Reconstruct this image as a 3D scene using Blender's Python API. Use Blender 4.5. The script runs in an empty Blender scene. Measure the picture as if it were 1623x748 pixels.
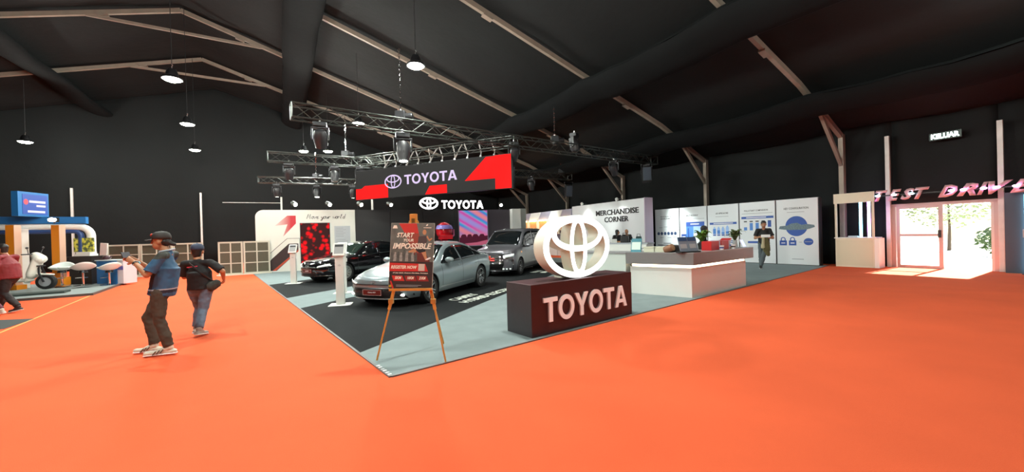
import bpy, bmesh, math, random
from mathutils import Vector, Matrix, noise

random.seed(7)
R = math.radians
scene = bpy.context.scene
COL = scene.collection

# ---------------------------------------------------------------- camera
cam_d = bpy.data.cameras.new('camera')
cam = bpy.data.objects.new('camera', cam_d)
COL.objects.link(cam)
cam_d.sensor_width = 36.0
cam_d.lens = 610.0 / 1623.0 * 36.0
cam_d.clip_end = 400
cam.matrix_world = (Matrix.Translation((0, 0, 1.55)) @ Matrix.Rotation(R(90 - 0.28), 4, 'X') @ Matrix.Rotation(R(-1.55), 4, 'Z'))
scene.camera = cam

# ---------------------------------------------------------------- exposure, sky, daylight
vs = scene.view_settings
vs.view_transform = 'Standard'
vs.look = 'None'
vs.gamma = 1.0
vs.use_curve_mapping = False
vs.exposure = 0.0
world = bpy.data.worlds.new('world')
scene.world = world
world.use_nodes = True
wn = world.node_tree
sky = wn.nodes.new('ShaderNodeTexSky')
sky.sky_type = 'HOSEK_WILKIE'
sky.turbidity = 6.0
sky.sun_direction = (0.70, 0.42, 0.575)
bgn = wn.nodes['Background']
wn.links.new(sky.outputs[0], bgn.inputs[0])
bgn.inputs[1].default_value = 8.0
LAMP_W = 1530.0
SPOT_W = 170.0

sun_d = bpy.data.lights.new('sun', 'SUN')
sun_d.energy = 42.0
sun_d.angle = R(1.0)
sun_o = bpy.data.objects.new('sun', sun_d)
COL.objects.link(sun_o)
sun_o.rotation_euler = Vector((0.70, 0.42, 0.575)).to_track_quat('Z', 'Y').to_euler()

# ---------------------------------------------------------------- materials
MATS = {}
def M(name, rgb=(.5, .5, .5), rough=.5, metal=0., noise_s=0, noise_a=0., bump_s=0, bump_a=0., emit=None, es=0., coat=0., alpha=1., trans=0., sheen=0., spec=None, sub=None):
    if name in MATS:
        return MATS[name]
    m = bpy.data.materials.new(name)
    m.use_nodes = True
    nt = m.node_tree
    b = nt.nodes['Principled BSDF']
    b.inputs['Base Color'].default_value = (*rgb, 1)
    b.inputs['Roughness'].default_value = rough
    b.inputs['Metallic'].default_value = metal
    if spec is not None:
        b.inputs['Specular IOR Level'].default_value = spec
    if coat:
        b.inputs['Coat Weight'].default_value = coat
        b.inputs['Coat Roughness'].default_value = .05
    if sheen:
        b.inputs['Sheen Weight'].default_value = sheen
    if trans:
        b.inputs['Transmission Weight'].default_value = trans
    if alpha < 1:
        b.inputs['Alpha'].default_value = alpha
    if emit:
        b.inputs['Emission Color'].default_value = (*emit, 1)
        b.inputs['Emission Strength'].default_value = es
    tc = None
    if noise_s or bump_s:
        tc = nt.nodes.new('ShaderNodeTexCoord')
    if noise_s:
        n = nt.nodes.new('ShaderNodeTexNoise')
        n.inputs['Scale'].default_value = noise_s
        n.inputs['Detail'].default_value = 5
        nt.links.new(tc.outputs['Object'], n.inputs['Vector'])
        mx = nt.nodes.new('ShaderNodeMix')
        mx.data_type = 'RGBA'
        mx.inputs[6].default_value = (*[max(0, c * (1 - noise_a)) for c in rgb], 1)
        mx.inputs[7].default_value = (*[min(1, c * (1 + noise_a)) for c in (sub or rgb)], 1)
        nt.links.new(n.outputs['Fac'], mx.inputs[0])
        nt.links.new(mx.outputs[2], b.inputs['Base Color'])
    if bump_s:
        n2 = nt.nodes.new('ShaderNodeTexNoise')
        n2.inputs['Scale'].default_value = bump_s
        n2.inputs['Detail'].default_value = 4
        nt.links.new(tc.outputs['Object'], n2.inputs['Vector'])
        bp = nt.nodes.new('ShaderNodeBump')
        bp.inputs['Strength'].default_value = bump_a
        bp.inputs['Distance'].default_value = .03
        nt.links.new(n2.outputs['Fac'], bp.inputs['Height'])
        nt.links.new(bp.outputs['Normal'], b.inputs['Normal'])
    MATS[name] = m
    return m

def EM(name, rgb, s):
    return M(name, (0.01, .01, .01), .6, emit=rgb, es=s, spec=0.)

carpet_red = M('red carpet', (.76, .120, .046), .95, noise_s=.9, noise_a=.13, bump_s=160, bump_a=.25, spec=.1)
carpet_grey = M('grey carpet', (.225, .275, .28), .95, noise_s=3, noise_a=.16, bump_s=150, bump_a=.25, spec=.1)
carpet_dark = M('charcoal carpet', (.0125, .0145, .016), .92, noise_s=3, noise_a=.2, bump_s=150, bump_a=.25, spec=.15)
liner = M('black tent liner', (.0052, .0064, .0066), .8, noise_s=.7, noise_a=.25, bump_s=2.6, bump_a=.6, spec=.25)
drape = M('black drape cloth', (.0035, .0042, .0045), .9, noise_s=1.2, noise_a=.3, bump_s=3, bump_a=.6, spec=.15)
alu = M('weathered aluminium', (.27, .22, .175), .5, .25, noise_s=3, noise_a=.25)
alu_w = M('pale painted pole', (.55, .53, .50), .5, .1, noise_s=4, noise_a=.15)
white = M('white laminate', (.78, .78, .74), .45, noise_s=2, noise_a=.03)
cream = M('cream laminate', (.72, .68, .55), .5, noise_s=2, noise_a=.03)
black = M('black plastic', (.012, .012, .013), .45)
blackm = M('black metal', (.02, .02, .022), .35, .6)
steel = M('bare steel', (.5, .5, .5), .3, .9)
chrome = M('chrome', (.8, .8, .8), .08, 1.)
trussm = M('truss tube', (.07, .078, .072), .45, .8)
rubber = M('tyre rubber', (.01, .01, .01), .7)
glassd = M('dark glass', (.006, .008, .009), .04, coat=.6)
red = M('red print', (.55, .02, .02), .5)
whitep = M('white print', (.85, .85, .85), .5)
darkp = M('dark print', (.02, .02, .022), .5)
greyp = M('grey print', (.32, .33, .35), .6)
bluep = M('blue print', (.02, .075, .33), .5)
bluel = M('mid blue print', (.06, .20, .55), .5)
M('brown goods', (.12, .05, .03), .6)
M('fresh leaf', (.10, .20, .025), .45)
wood = M('easel wood', (.62, .28, .05), .45, noise_s=14, noise_a=.25)

# ---------------------------------------------------------------- mesh helpers
class MB:
    def __init__(self):
        self.v, self.f, self.mi, self.cur = [], [], [], 0
    def add(self, vs_, fs):
        o = len(self.v)
        self.v += [tuple(p) for p in vs_]
        for f in fs:
            self.f.append([i + o for i in f]); self.mi.append(self.cur)
        return self
    def bx(self, x0, x1, y0, y1, z0, z1, X=None):
        vs_ = [(x, y, z) for z in (z0, z1) for y in (y0, y1) for x in (x0, x1)]
        if X is not None:
            vs_ = [X @ Vector(p) for p in vs_]
        return self.add(vs_, [(0, 2, 3, 1), (4, 5, 7, 6), (0, 1, 5, 4), (2, 6, 7, 3), (0, 4, 6, 2), (1, 3, 7, 5)])
    def bar(self, p, q, w, h=None, up=(0, 0, 1)):
        h = w if h is None else h
        p, q = Vector(p), Vector(q)
        d = (q - p).normalized()
        s = d.cross(Vector(up))
        if s.length < 1e-4:
            s = d.cross(Vector((1, 0, 0)))
        s.normalize(); u = s.cross(d)
        vs_ = [c + s * a * w / 2 + u * b * h / 2 for c in (p, q) for a, b in ((-1, -1), (1, -1), (1, 1), (-1, 1))]
        return self.add(vs_, [(0, 1, 2, 3), (7, 6, 5, 4), (0, 4, 5, 1), (1, 5, 6, 2), (2, 6, 7, 3), (3, 7, 4, 0)])
    def tube(self, pts, r, n=8, caps=True, closed=False):
        pts = [Vector(p) for p in pts]
        k = len(pts)
        rs = r if isinstance(r, (list, tuple)) else [r] * k
        vs_, fs = [], []
        prev = None
        for i, p in enumerate(pts):
            if closed:
                d = pts[(i + 1) % k] - pts[i - 1]
            else:
                d = pts[min(i + 1, k - 1)] - pts[max(i - 1, 0)]
            d.normalize()
            if prev is None:
                s = d.cross(Vector((0, 0, 1)))
                if s.length < 1e-3:
                    s = d.cross(Vector((1, 0, 0)))
            else:
                s = prev - d * prev.dot(d)
            s.normalize(); prev = s
            u = d.cross(s)
            for j in range(n):
                a = 2 * math.pi * j / n
                vs_.append(p + (s * math.cos(a) + u * math.sin(a)) * rs[i])
        for i in range(k if closed else k - 1):
            for j in range(n):
                a, b = i * n + j, i * n + (j + 1) % n
                c, d_ = ((i + 1) % k) * n + (j + 1) % n, ((i + 1) % k) * n + j
                fs.append((a, b, c, d_))
        if caps and not closed:
            fs.append(tuple(reversed(range(n))))
            fs.append(tuple(range((k - 1) * n, k * n)))
        return self.add(vs_, fs)
    def lathe(self, prof, n=20, X=None, cap=True):
        vs_, fs = [], []
        for r, z in prof:
            for j in range(n):
                a = 2 * math.pi * j / n
                vs_.append(Vector((r * math.cos(a), r * math.sin(a), z)))
        for i in range(len(prof) - 1):
            for j in range(n):
                fs.append((i * n + j, i * n + (j + 1) % n, (i + 1) * n + (j + 1) % n, (i + 1) * n + j))
        if cap:
            fs.append(tuple(reversed(range(n))))
            fs.append(tuple(range((len(prof) - 1) * n, len(prof) * n)))
        if X is not None:
            vs_ = [X @ p for p in vs_]
        return self.add(vs_, fs)
    def prism(self, poly, d0, d1, xf):
        n = len(poly)
        area = sum(poly[i][0] * poly[(i + 1) % n][1] - poly[(i + 1) % n][0] * poly[i][1] for i in range(n))
        if area < 0:
            poly = poly[::-1]
        vs_ = [xf(x, y, d0) for x, y in poly] + [xf(x, y, d1) for x, y in poly]
        fs = [tuple(reversed(range(n))), tuple(range(n, 2 * n))] + [(i, (i + 1) % n, n + (i + 1) % n, n + i) for i in range(n)]
        return self.add(vs_, fs)
    def annulus(self, outer, inner, d0, d1, xf, split=False):
        n = len(outer)
        vs_ = [xf(x, y, d0) for x, y in outer] + [xf(x, y, d0) for x, y in inner] + [xf(x, y, d1) for x, y in outer] + [xf(x, y, d1) for x, y in inner]
        fr, sd = [], []
        for i in range(n):
            j = (i + 1) % n
            sd.append((i, n + i, n + j, j))
            fr.append((2 * n + i, 2 * n + j, 3 * n + j, 3 * n + i))
            sd.append((i, j, 2 * n + j, 2 * n + i))
            sd.append((n + i, 3 * n + i, 3 * n + j, n + j))
        o = len(self.v)
        self.v += [tuple(p) for p in vs_]
        for f in fr:
            self.f.append([i + o for i in f]); self.mi.append(self.cur)
        for f in sd:
            self.f.append([i + o for i in f]); self.mi.append(self.cur + (1 if split else 0))
        return self
    def grid(self, rows):
        n = len(rows[0])
        vs_ = [p for r in rows for p in r]
        fs = [(i * n + j, i * n + j + 1, (i + 1) * n + j + 1, (i + 1) * n + j) for i in range(len(rows) - 1) for j in range(n - 1)]
        return self.add(vs_, fs)
    def ball(self, c, r, n=12, m=8, X=None):
        rx, ry, rz = r if isinstance(r, (tuple, list)) else (r, r, r)
        c = Vector(c)
        vs_ = []
        for i in range(m + 1):
            th = math.pi * (i + .02 if i == 0 else i - .02 if i == m else i) / m
            for j in range(n):
                a = 2 * math.pi * j / n
                p = Vector((rx * math.sin(th) * math.cos(a), ry * math.sin(th) * math.sin(a), -rz * math.cos(th)))
                if X is not None:
                    p = X @ p
                vs_.append(c + p)
        fs = [(i * n + j, i * n + (j + 1) % n, (i + 1) * n + (j + 1) % n, (i + 1) * n + j) for i in range(m) for j in range(n)]
        fs.append(tuple(reversed(range(n)))); fs.append(tuple(range(m * n, (m + 1) * n)))
        return self.add(vs_, fs)
    def mesh(self, name, mats, smooth=False):
        me = bpy.data.meshes.new(name)
        me.from_pydata(self.v, [], self.f)
        mats = mats if isinstance(mats, (list, tuple)) else [mats]
        for m in mats:
            me.materials.append(m)
        if len(mats) > 1:
            me.polygons.foreach_set('material_index', self.mi)
        if smooth:
            me.polygons.foreach_set('use_smooth', [True] * len(me.polygons))
            me.set_sharp_from_angle(angle=R(smooth if smooth is not True else 40))
        me.update()
        return me
    def build(self, name, mats, parent=None, smooth=False, bevel=0, loc=None, label=None, fix=False):
        me = self.mesh(name, mats, smooth)
        if fix:
            bm = bmesh.new(); bm.from_mesh(me)
            bmesh.ops.recalc_face_normals(bm, faces=bm.faces)
            bm.to_mesh(me); bm.free()
        return link(name, me, parent, bevel, loc, label)

def link(name, me, parent=None, bevel=0, loc=None, label=None):
    o = bpy.data.objects.new(name, me)
    COL.objects.link(o)
    o.parent = parent
    if loc is not None:
        o.location = loc
    if bevel:
        b = o.modifiers.new('bevel', 'BEVEL')
        b.width = bevel; b.segments = 2; b.limit_method = 'ANGLE'
    if label:
        o['label'] = label
    return o

def thing(name, label, cat, loc=(0, 0, 0), rz=0., group=None, kind=None):
    o = bpy.data.objects.new(name, None)
    COL.objects.link(o)
    o.location = loc
    o.rotation_euler = (0, 0, R(rz))
    o.empty_display_size = .1
    return tag(o, label, cat, group, kind)

def tag(o, label, cat, group=None, kind=None):
    o['label'] = label; o['category'] = cat
    if group: o['group'] = group
    if kind: o['kind'] = kind
    return o

def struct(o, label, cat='structure'):
    o['kind'] = 'structure'; o['label'] = label; o['category'] = cat
    return o

FR = lambda x, y, d: (x, -d, y)          # drawing plane: x right, y up, extruded towards the front (-Y)
TOP = lambda x, y, d: (x, y, d)

def ell(cx, cy, rx, ry, n=40):
    return [(cx + rx * math.cos(2 * math.pi * i / n), cy + ry * math.sin(2 * math.pi * i / n)) for i in range(n)]

def text_mesh(s, h, width=None, ext=.002, shear=0., bold=0., xf=FR, x=0, y=0, d=0., align='LEFT'):
    c = bpy.data.curves.new('lettering', 'FONT')
    c.body = s; c.size = 1; c.shear = shear; c.offset = bold; c.resolution_u = 2
    c.extrude = 0.
    o = bpy.data.objects.new('lettering', c)
    me = bpy.data.meshes.new_from_object(o)
    bpy.data.objects.remove(o); bpy.data.curves.remove(c)
    xs = [v.co.x for v in me.vertices]; ys = [v.co.y for v in me.vertices]
    x0, x1, y0, y1 = min(xs), max(xs), min(ys), max(ys)
    sy = h / (y1 - y0)
    sx = sy if width is None else width / (x1 - x0)
    w = (x1 - x0) * sx
    ox = x - (0 if align == 'LEFT' else w / 2 if align == 'CENTER' else w)
    bm = bmesh.new(); bm.from_mesh(me)
    for v in bm.verts:
        v.co = Vector(((v.co.x - x0) * sx + ox, (v.co.y - y0) * sy + y, 0))
    if ext > .0021:
        r = bmesh.ops.extrude_face_region(bm, geom=list(bm.faces))
        for g in r['geom']:
            if isinstance(g, bmesh.types.BMVert):
                g.co.z = ext
    for v in bm.verts:
        v.co = Vector(xf(v.co.x, v.co.y, d + v.co.z))
    bm.to_mesh(me); bm.free()
    return me

def text(s, h, mat, parent, name='lettering', label=None, **k):
    me = text_mesh(s, h, **k)
    me.materials.clear(); me.materials.append(mat)
    return link(name, me, parent, label=label)

# bold capitals in a unit-high box: list of (outline, hole or None), width
def _cap(ch, t=.2):
    if ch == 'T':
        return .84, [[(0, 1), (.84, 1), (.84, .82), (.53, .82), (.53, 0), (.31, 0), (.31, .82), (0, .82)]], None
    if ch == 'Y':
        return .92, [[(0, 1), (.25, 1), (.46, .62), (.67, 1), (.92, 1), (.57, .42), (.57, 0), (.35, 0), (.35, .42)]], None
    if ch == 'O':
        return 1.02, [ell(.51, .5, .51, .53)], [ell(.51, .5, .30, .34)]
    if ch == 'A':
        return .98, [[(0, 0), (.235, 0), (.30, .2), (.68, .2), (.745, 0), (.98, 0), (.62, 1), (.36, 1)]], [[(.36, .37), (.62, .37), (.49, .78)]]

def cap_word(word, h, width, x, y, d0, d1, mats, parent, xf=FR, slope=0., grow=0.):
    tot = sum(_cap(c)[0] for c in word) + .07 * (len(word) - 1)
    sx = width / tot
    cx = 0
    for c in word:
        w, outs, holes = _cap(c)
        mb = MB()
        f = lambda p: (x + (cx + p[0]) * sx, y + p[1] * h + slope * (cx + p[0]) * sx)
        for k, o_ in enumerate(outs):
            if holes and c == 'O':
                mb.annulus([f(p) for p in o_], [f(p) for p in holes[k]], d0, d1, xf, split=len(mats) > 1)
            elif holes:   # A: two legs, crossbar, split into convex pieces
                for poly in ([(0, 0), (.235, 0), (.49, .78), (.49, 1), (.36, 1)], [(.98, 0), (.745, 0), (.49, .78), (.49, 1), (.62, 1)], [(.30, .2), (.68, .2), (.62, .37), (.36, .37)]):
                    mb.prism([f(p) for p in poly], d0, d1, xf)
            else:
                if c == 'T':
                    pcs = [[(0, .82), (.84, .82), (.84, 1), (0, 1)], [(.31, 0), (.53, 0), (.53, .82), (.31, .82)]]
                else:
                    pcs = [[(0, 1), (.25, 1), (.46, .62), (.35, .42)], [(.92, 1), (.67, 1), (.46, .62), (.57, .42)], [(.35, 0), (.57, 0), (.57, .42), (.46, .62), (.35, .42)]]
                for p_ in pcs:
                    mb.prism([f(p) for p in p_], d0, d1, xf)
        if len(mats) > 1 and c != 'O':
            # front faces keep slot 0, the rest take slot 1
            tmp = mb.mesh('letter', mats)
            nrm = (Vector(xf(0, 0, 1)) - Vector(xf(0, 0, 0))).normalized()
            mb.mi = [0 if p.normal.dot(nrm) > .9 else 1 for p in tmp.polygons]
            bpy.data.meshes.remove(tmp)
        mb.build('letter', mats, parent)
        cx += w + .07

def emblem(parent, cx, cy, rw, rh, d0, d1, mats, xf=FR, heavy=1.):
    t = .13 * heavy
    for (ox, oy, a, b, ta, tb) in ((0, 0, 1, 1, t, t * 1.25), (0, .40, .77, .56, t * .95, t * 1.25), (0, 0, .26, .97, t * .75, t * 1.5)):
        o_ = ell(cx + ox * rw, cy + oy * rh, a * rw, b * rh, 56)
        i_ = ell(cx + ox * rw, cy + oy * rh, (a - ta) * rw, (b - tb) * rh, 56)
        MB().annulus(o_, i_, d0, d1, xf, split=len(mats) > 1).build('emblem_ring', mats, parent, smooth=35)
        d1 -= .0015 if d1 > d0 else -.0015

# ---------------------------------------------------------------- booth grid
CX, CY, BA = -1.39, 4.28, 38.0
UU = Vector((math.cos(R(BA)), math.sin(R(BA)), 0)); VV = Vector((-math.sin(R(BA)), math.cos(R(BA)), 0))
def B(u, v, z=0):
    return Vector((CX, CY, z)) + UU * u + VV * v

# ---------------------------------------------------------------- tent shell
HA = 121.0                                  # direction of the long side wall
HV = Vector((math.cos(R(HA)), math.sin(R(HA)), 0)); HT = Vector((-math.sin(R(HA)), math.cos(R(HA)), 0))
H0 = Vector((12.84, 14.96, 0))
def H(s, t, z=0):                           # s along the wall, t across the tent from the wall
    return H0 + HV * s + HT * t + Vector((0, 0, z))
S0, S1, SPAN = -30.0, 28.0, 44.8
def roof_z(t):
    t = min(t, SPAN - t)
    if t < 3.3:
        return 5.1 + (6.45 - 5.1) * t / 3.3
    return 6.45 + (t - 3.3) * (12.3 - 6.45) / (22.4 - 3.3)

mb = MB()
mb.add([H(S0 - 1, -1), H(S1 + 1, -1), H(S1 + 1, SPAN + 1), H(S0 - 1, SPAN + 1)], [(3, 2, 1, 0)])
mb.v = [(x, y, 0) for x, y, z in mb.v]
floor = struct(mb.build('floor', carpet_red), 'orange red event carpet covering the whole hall floor', 'floor')

def cloth_wall(name, pts0, pts1, z1f, n, m, label, thick_dir, holes=None):
    # black cloth wall with shallow vertical folds, as a grid between two ground points
    mb = MB()
    rows = []
    for j in range(m + 1):
        row = []
        for i in range(n + 1):
            a = i / n
            p = pts0.lerp(pts1, a)
            z = z1f(a) * j / m
            w = .05 * math.sin(a * n * .9) + .09 * noise.noise(Vector((a * n * .35, z * .5, 3.1)))
            row.append(p + thick_dir * w + Vector((0, 0, z)))
        rows.append(row)
    mb.grid(rows)
    if holes:
        keep = [k for k, f in enumerate(mb.f) if not holes(sum((Vector(mb.v[i]) for i in f), Vector()) / 4)]
        mb.f = [mb.f[k] for k in keep]; mb.mi = [mb.mi[k] for k in keep]
    o = mb.build(name, liner, smooth=80)
    s = o.modifiers.new('thickness', 'SOLIDIFY'); s.thickness = .02
    return struct(o, label, 'wall')

# side wall with the doorway: door runs from s = -1.45 to s = -4.15
DOOR0, DOOR1, DOORH = -1.39, -3.80, 2.2
def wall_piece(a, b, z0, z1, n, m):
    rows = []
    for j in range(m + 1):
        z = z0 + (z1 - z0) * j / m
        rows.append([H(a + (b - a) * i / n, -.35 + .05 * math.sin((a + (b - a) * i / n) * 3.1) + .10 * noise.noise(Vector(((a + (b - a) * i / n) * .8, z * .6, 0))), z) for i in range(n + 1)])
    return rows
mb = MB()
mb.grid(wall_piece(S1, DOOR0, 0, 5.75, 60, 11))
mb.grid(wall_piece(DOOR0, DOOR1, DOORH, 5.75, 10, 6))
mb.grid(wall_piece(DOOR1, S0, 0, 5.75, 60, 11))
o = mb.build('wall_right', liner, smooth=80)
o.modifiers.new('thickness', 'SOLIDIFY').thickness = .02
struct(o, 'black cloth side wall of the tent with the exit doorway', 'wall')
cloth_wall('wall_left', H(S0, SPAN + .3), H(S1, SPAN + .3), lambda a: 5.8, 60, 6, 'far black cloth side wall of the tent', -HT)
cloth_wall('wall_back', H(S1, -.5), H(S1, SPAN + .5), lambda a: roof_z(min(max(a * SPAN, 0), SPAN)) + 1.0, 90, 10, 'black cloth gable wall behind the display walls', HV)
cloth_wall('wall_front', H(S0, -.5), H(S0, SPAN + .5), lambda a: roof_z(min(max(a * SPAN, 0), SPAN)) + 1.0, 60, 6, 'black cloth gable wall behind the photographer', HV)
# ceiling liner: billows a little between the rafters
mb = MB()
rows = []
ts = [-.6 + i * (SPAN + 1.3) / 72 for i in range(73)]
ns = 84
for i in range(ns + 1):
    s = S0 - .3 + (S1 - S0 + .6) * i / ns
    rows.append([H(s, t, roof_z(max(0, min(SPAN, t))) + .22 - .16 * abs(math.sin(math.pi * s / 5.6)) + .10 * noise.noise(Vector((s * .55, t * .45, 1)))) for t in ts])
mb.grid(rows)
o = mb.build('ceiling', liner, smooth=80)
o.modifiers.new('thickness', 'SOLIDIFY').thickness = .02
struct(o, 'black fabric liner under the pitched tent roof', 'ceiling')

# aluminium frames
ords = {-1: 'just in front of the doorway', 0: 'beside the test drive counter', 1: 'behind the info panels', 2: 'behind the merchandise wall', 3: 'behind the display shelves', 4: 'past the white display wall'}
for k in range(-2, 5):
    s = 5.6 * k
    fr = thing('tent_frame', 'aluminium roof frame with column and knee brace ' + ords.get(k, 'nearest the photographer, overhead'), 'frame', H(s, 0), 0, 'tent frames', 'structure')
    o0 = H(s, 0)
    def W(t, z):
        return H(s, t, z) - o0
    MB().bar(W(-.12, 0), W(-.12, 5.08), .22, .16, HV).build('column', alu, fr, bevel=.01)
    zr = lambda t: roof_z(t) - .02
    MB().bar(W(-.1, 5.0), W(3.3, zr(3.3)), .13, .18).bar(W(3.3, zr(3.3)), W(22.4, zr(22.4)), .13, .18).build('rafter', alu, fr)
    MB().bar(W(41.5, zr(41.5)), W(22.4, zr(22.4)), .13, .18).bar(W(44.9, 5.0), W(41.5, zr(41.5)), .13, .18).build('rafter', alu, fr)
    MB().bar(W(1.75, 5.7), W(-.1, 3.85), .11, .14).build('knee_brace', alu, fr)
    MB().bar(W(44.9, 0), W(44.9, 5.08), .22, .16, HV).build('column', alu, fr)
    # collar tie low under the ridge
    MB().bar(W(19.3, zr(19.3) - .06), W(25.5, zr(25.5) - .06), .09, .12).build('collar_tie', alu, fr)
    for t in (5.4, 12.2, 20.0, 24.8):
        MB().bar(W(t, zr(t) - .12), W(t + .35, zr(t + .35) - .12), .2, .08).build('splice_plate', alu, fr)
# long swagged drapes slung under the rafters
for t0, wd, drop, lab in ((2.55, 1.25, .52, 'long black drape slung along the roof nearest the side wall'), (7.6, 1.35, .65, 'long black drape slung halfway up the roof slope'), (17.75, 1.3, .6, 'long black drape slung just short of the ridge'), (28.4, 1.4, .6, 'long black drape slung beyond the ridge')):
    rows = []
    n = 70
    for i in range(n + 1):
        s = S0 + (S1 - S0) * i / n
        sag = .16 * abs(math.sin(math.pi * s / 5.6)) + .06 * noise.noise(Vector((s * .9, t0, 0)))
        row = []
        for j in range(15):
            a = math.pi * 2 * j / 14
            row.append(H(s, t0 + wd / 2 * math.cos(a) * (1 + .12 * noise.noise(Vector((s * .7, a, t0)))), roof_z(t0) - .12 - sag - drop * .42 + drop * .5 * math.sin(a) - (math.cos(a) * wd / 2) * -.3))
        rows.append(row)
    o = MB().grid(rows).build('ceiling_drape', drape, smooth=80)
    struct(o, lab, 'drape')
# posts standing against the cloth walls
for nm, p, h, lab in (('wall_post', H(-1.33, -.05), 4.70, 'pale post beside the glass door, next to the test drive counter'), ('wall_post', H(-3.86, -.05), 4.60, 'pale post at the far jamb of the open doorway'),
                      ('wall_post', Vector((-21.5, 26.7, 0)), 5.0, 'tall pale post behind the window fence by the white wall'), ('wall_post', Vector((-26.9, 23.6, 0)), 5.1, 'tall pale post behind the blue scooter stand')):
    o = MB().bx(-.06, .06, -.055, .055, 0, h).build(nm, alu_w, bevel=.008, loc=p)
    o.rotation_euler = (0, 0, R(HA))
    struct(o, lab, 'post')

# ---------------------------------------------------------------- booth carpets
o = MB().prism([tuple(B(0, 0)[:2]), tuple(B(17.2, 0)[:2]), tuple(B(18.6, 2.2)[:2]), tuple(B(15.5, 12)[:2]), tuple(B(14, 19)[:2]), tuple(B(0, 18.2)[:2])], .0, .012, TOP).build('floor_booth', carpet_grey)
struct(o, 'grey carpet of the car display stand', 'floor')
EA = 68.6
EV = Vector((math.cos(R(EA)), math.sin(R(EA)), 0)); EN = Vector((math.sin(R(EA)), -math.cos(R(EA)), 0))
def strip_poly(n0, n1, v_of_u0, v_of_u1, far0, far1):
    a = B(0, v_of_u0); b = B(0, v_of_u1)
    return [tuple(a[:2]), tuple((a + EV * far0)[:2]), tuple((b + EV * far1)[:2]), tuple(b[:2])]
o = MB().prism(strip_poly(0, 0, 1.13, 5.53, 15.5, 13.0), .012, .016, TOP).build('floor_strip', carpet_dark)
struct(o, 'charcoal carpet strip under the silver sedan and grey van', 'floor')
o = MB().prism(strip_poly(0, 0, 7.54, 11.5, 11.0, 8.4), .012, .016, TOP).build('floor_strip', carpet_dark)
struct(o, 'charcoal carpet strip under the black sedan', 'floor')
# edging and tape
o = MB().bar(B(-.015, -.02, .008), B(-.015, 18.2, .008), .03, .016).bar(B(0, -.02, .008), B(17.2, -.02, .008), .03, .016).build('trim_1', M('edging strip', (.16, .16, .16), .6))
struct(o, 'thin grey edging strip around the stand carpet', 'trim')
mb = MB()
for i in range(6):
    v = .03 + i * .075
    a = random.uniform(.02, .05)
    p = B(-.02, v, .017)
    mb.add([p, p + VV * a, p + VV * a + UU * .04, p + UU * .045], [(0, 3, 2, 1)])
tag(mb.build('tape_scrap', whitep), 'torn white tape at the near corner of the stand carpet', 'tape')
yl = M('yellow tape', (.85, .42, .12), .6)
p, q = Vector((-9.3, 6.9, .004)), Vector((-13.05, 11.85, .004))
tag(MB().bar(p, q, .035, .004).build('floor_tape', yl), 'yellow tape line across the red carpet near the scooter stand', 'tape')
o = MB().prism([(-12.2, 7.0), (-9.75, 7.35), (-10.36, 8.3), (-12.6, 8.1)], 0.002, .008, TOP).build('floor_mat', M('dark mat', (.05, .055, .055), .9))
tag(o, 'dark grey floor mat at the edge of the yellow tape line', 'mat')
# ---------------------------------------------------------------- high bay lamps
lamp_glow = EM('lamp glow', (.93, 1., .80), 40.)
def high_bay(p, label, lit=1.0):
    t = thing('high_bay_lamp', label, 'lamp', p, 0, 'high bay lamps hung from the tent roof')
    MB().lathe([(.06, .34), (.11, .33), (.16, .22), (.17, .12), (.27, .06), (.28, 0.0), (.25, 0.0)], 24).build('housing', blackm, t, smooth=40)
    MB().lathe([(.002, -.075), (.14, -.06), (.22, -.025), (.25, .0), (.25, .015)], 24).build('lens', lamp_glow, t, smooth=60)
    MB().tube([(0, 0, .34), (0, 0, .42), (.03, 0, .46), (0, 0, .5)], .012, 6).build('hook', steel, t)
    tt = (Vector(p) - H0).dot(HT)
    zr = roof_z(tt) - .05 - p[2]
    MB().tube([(0, 0, .5), (0, 0, zr)], .011, 5).build('cable', black, t)
    d = bpy.data.lights.new('lamp_light', 'POINT')
    d.energy = LAMP_W * lit; d.color = (.95, 1., .92); d.shadow_soft_size = .2
    l = bpy.data.objects.new('lamp_light', d); COL.objects.link(l); l.parent = t; l.location = (0, 0, -.14)
LZ = 6.87
for p, lab in (((-2.86, 12.04), 'brightest high bay lamp, hanging above the large overhead screen'), ((-6.99, 17.9), 'high bay lamp glowing just under the nearest lighting truss'), ((-11.03, 23.4), 'far high bay lamp right of its twin above the second truss'),
               ((-12.4, 23.2), 'far high bay lamp left of its twin above the second truss'), ((-10.9, 12.53), 'high bay lamp below the lower ridge tie, largest over the aisle'), ((-14.43, 17.3), 'middle one of the three high bay lamps over the aisle'),
               ((-18.1, 22.17), 'lowest and farthest of the three high bay lamps over the aisle'), ((-24.46, 19.48), 'high bay lamp above the blue scooter stand')):
    high_bay((p[0], p[1], LZ), lab)
for p, lab in (((-7.7, 7.6), 'high bay lamp out of frame above the aisle'), ((.8, 6.4), 'high bay lamp out of frame above the stand corner'), ((-4.6, 2.4), 'high bay lamp above the photographer'), ((-1.2, -3.2), 'high bay lamp behind the photographer'), ((5.6, 6.9), 'added lamp out of frame, brightening the reception counter'), ((10.6, 7.5), 'added lamp out of frame, brightening the carpet by the doorway')):
    high_bay((p[0], p[1], LZ), lab, .30 if p[0] > 8 else .15 if p[0] > 5 else .8)  # the two lamps farthest right are added to brighten that side

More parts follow.
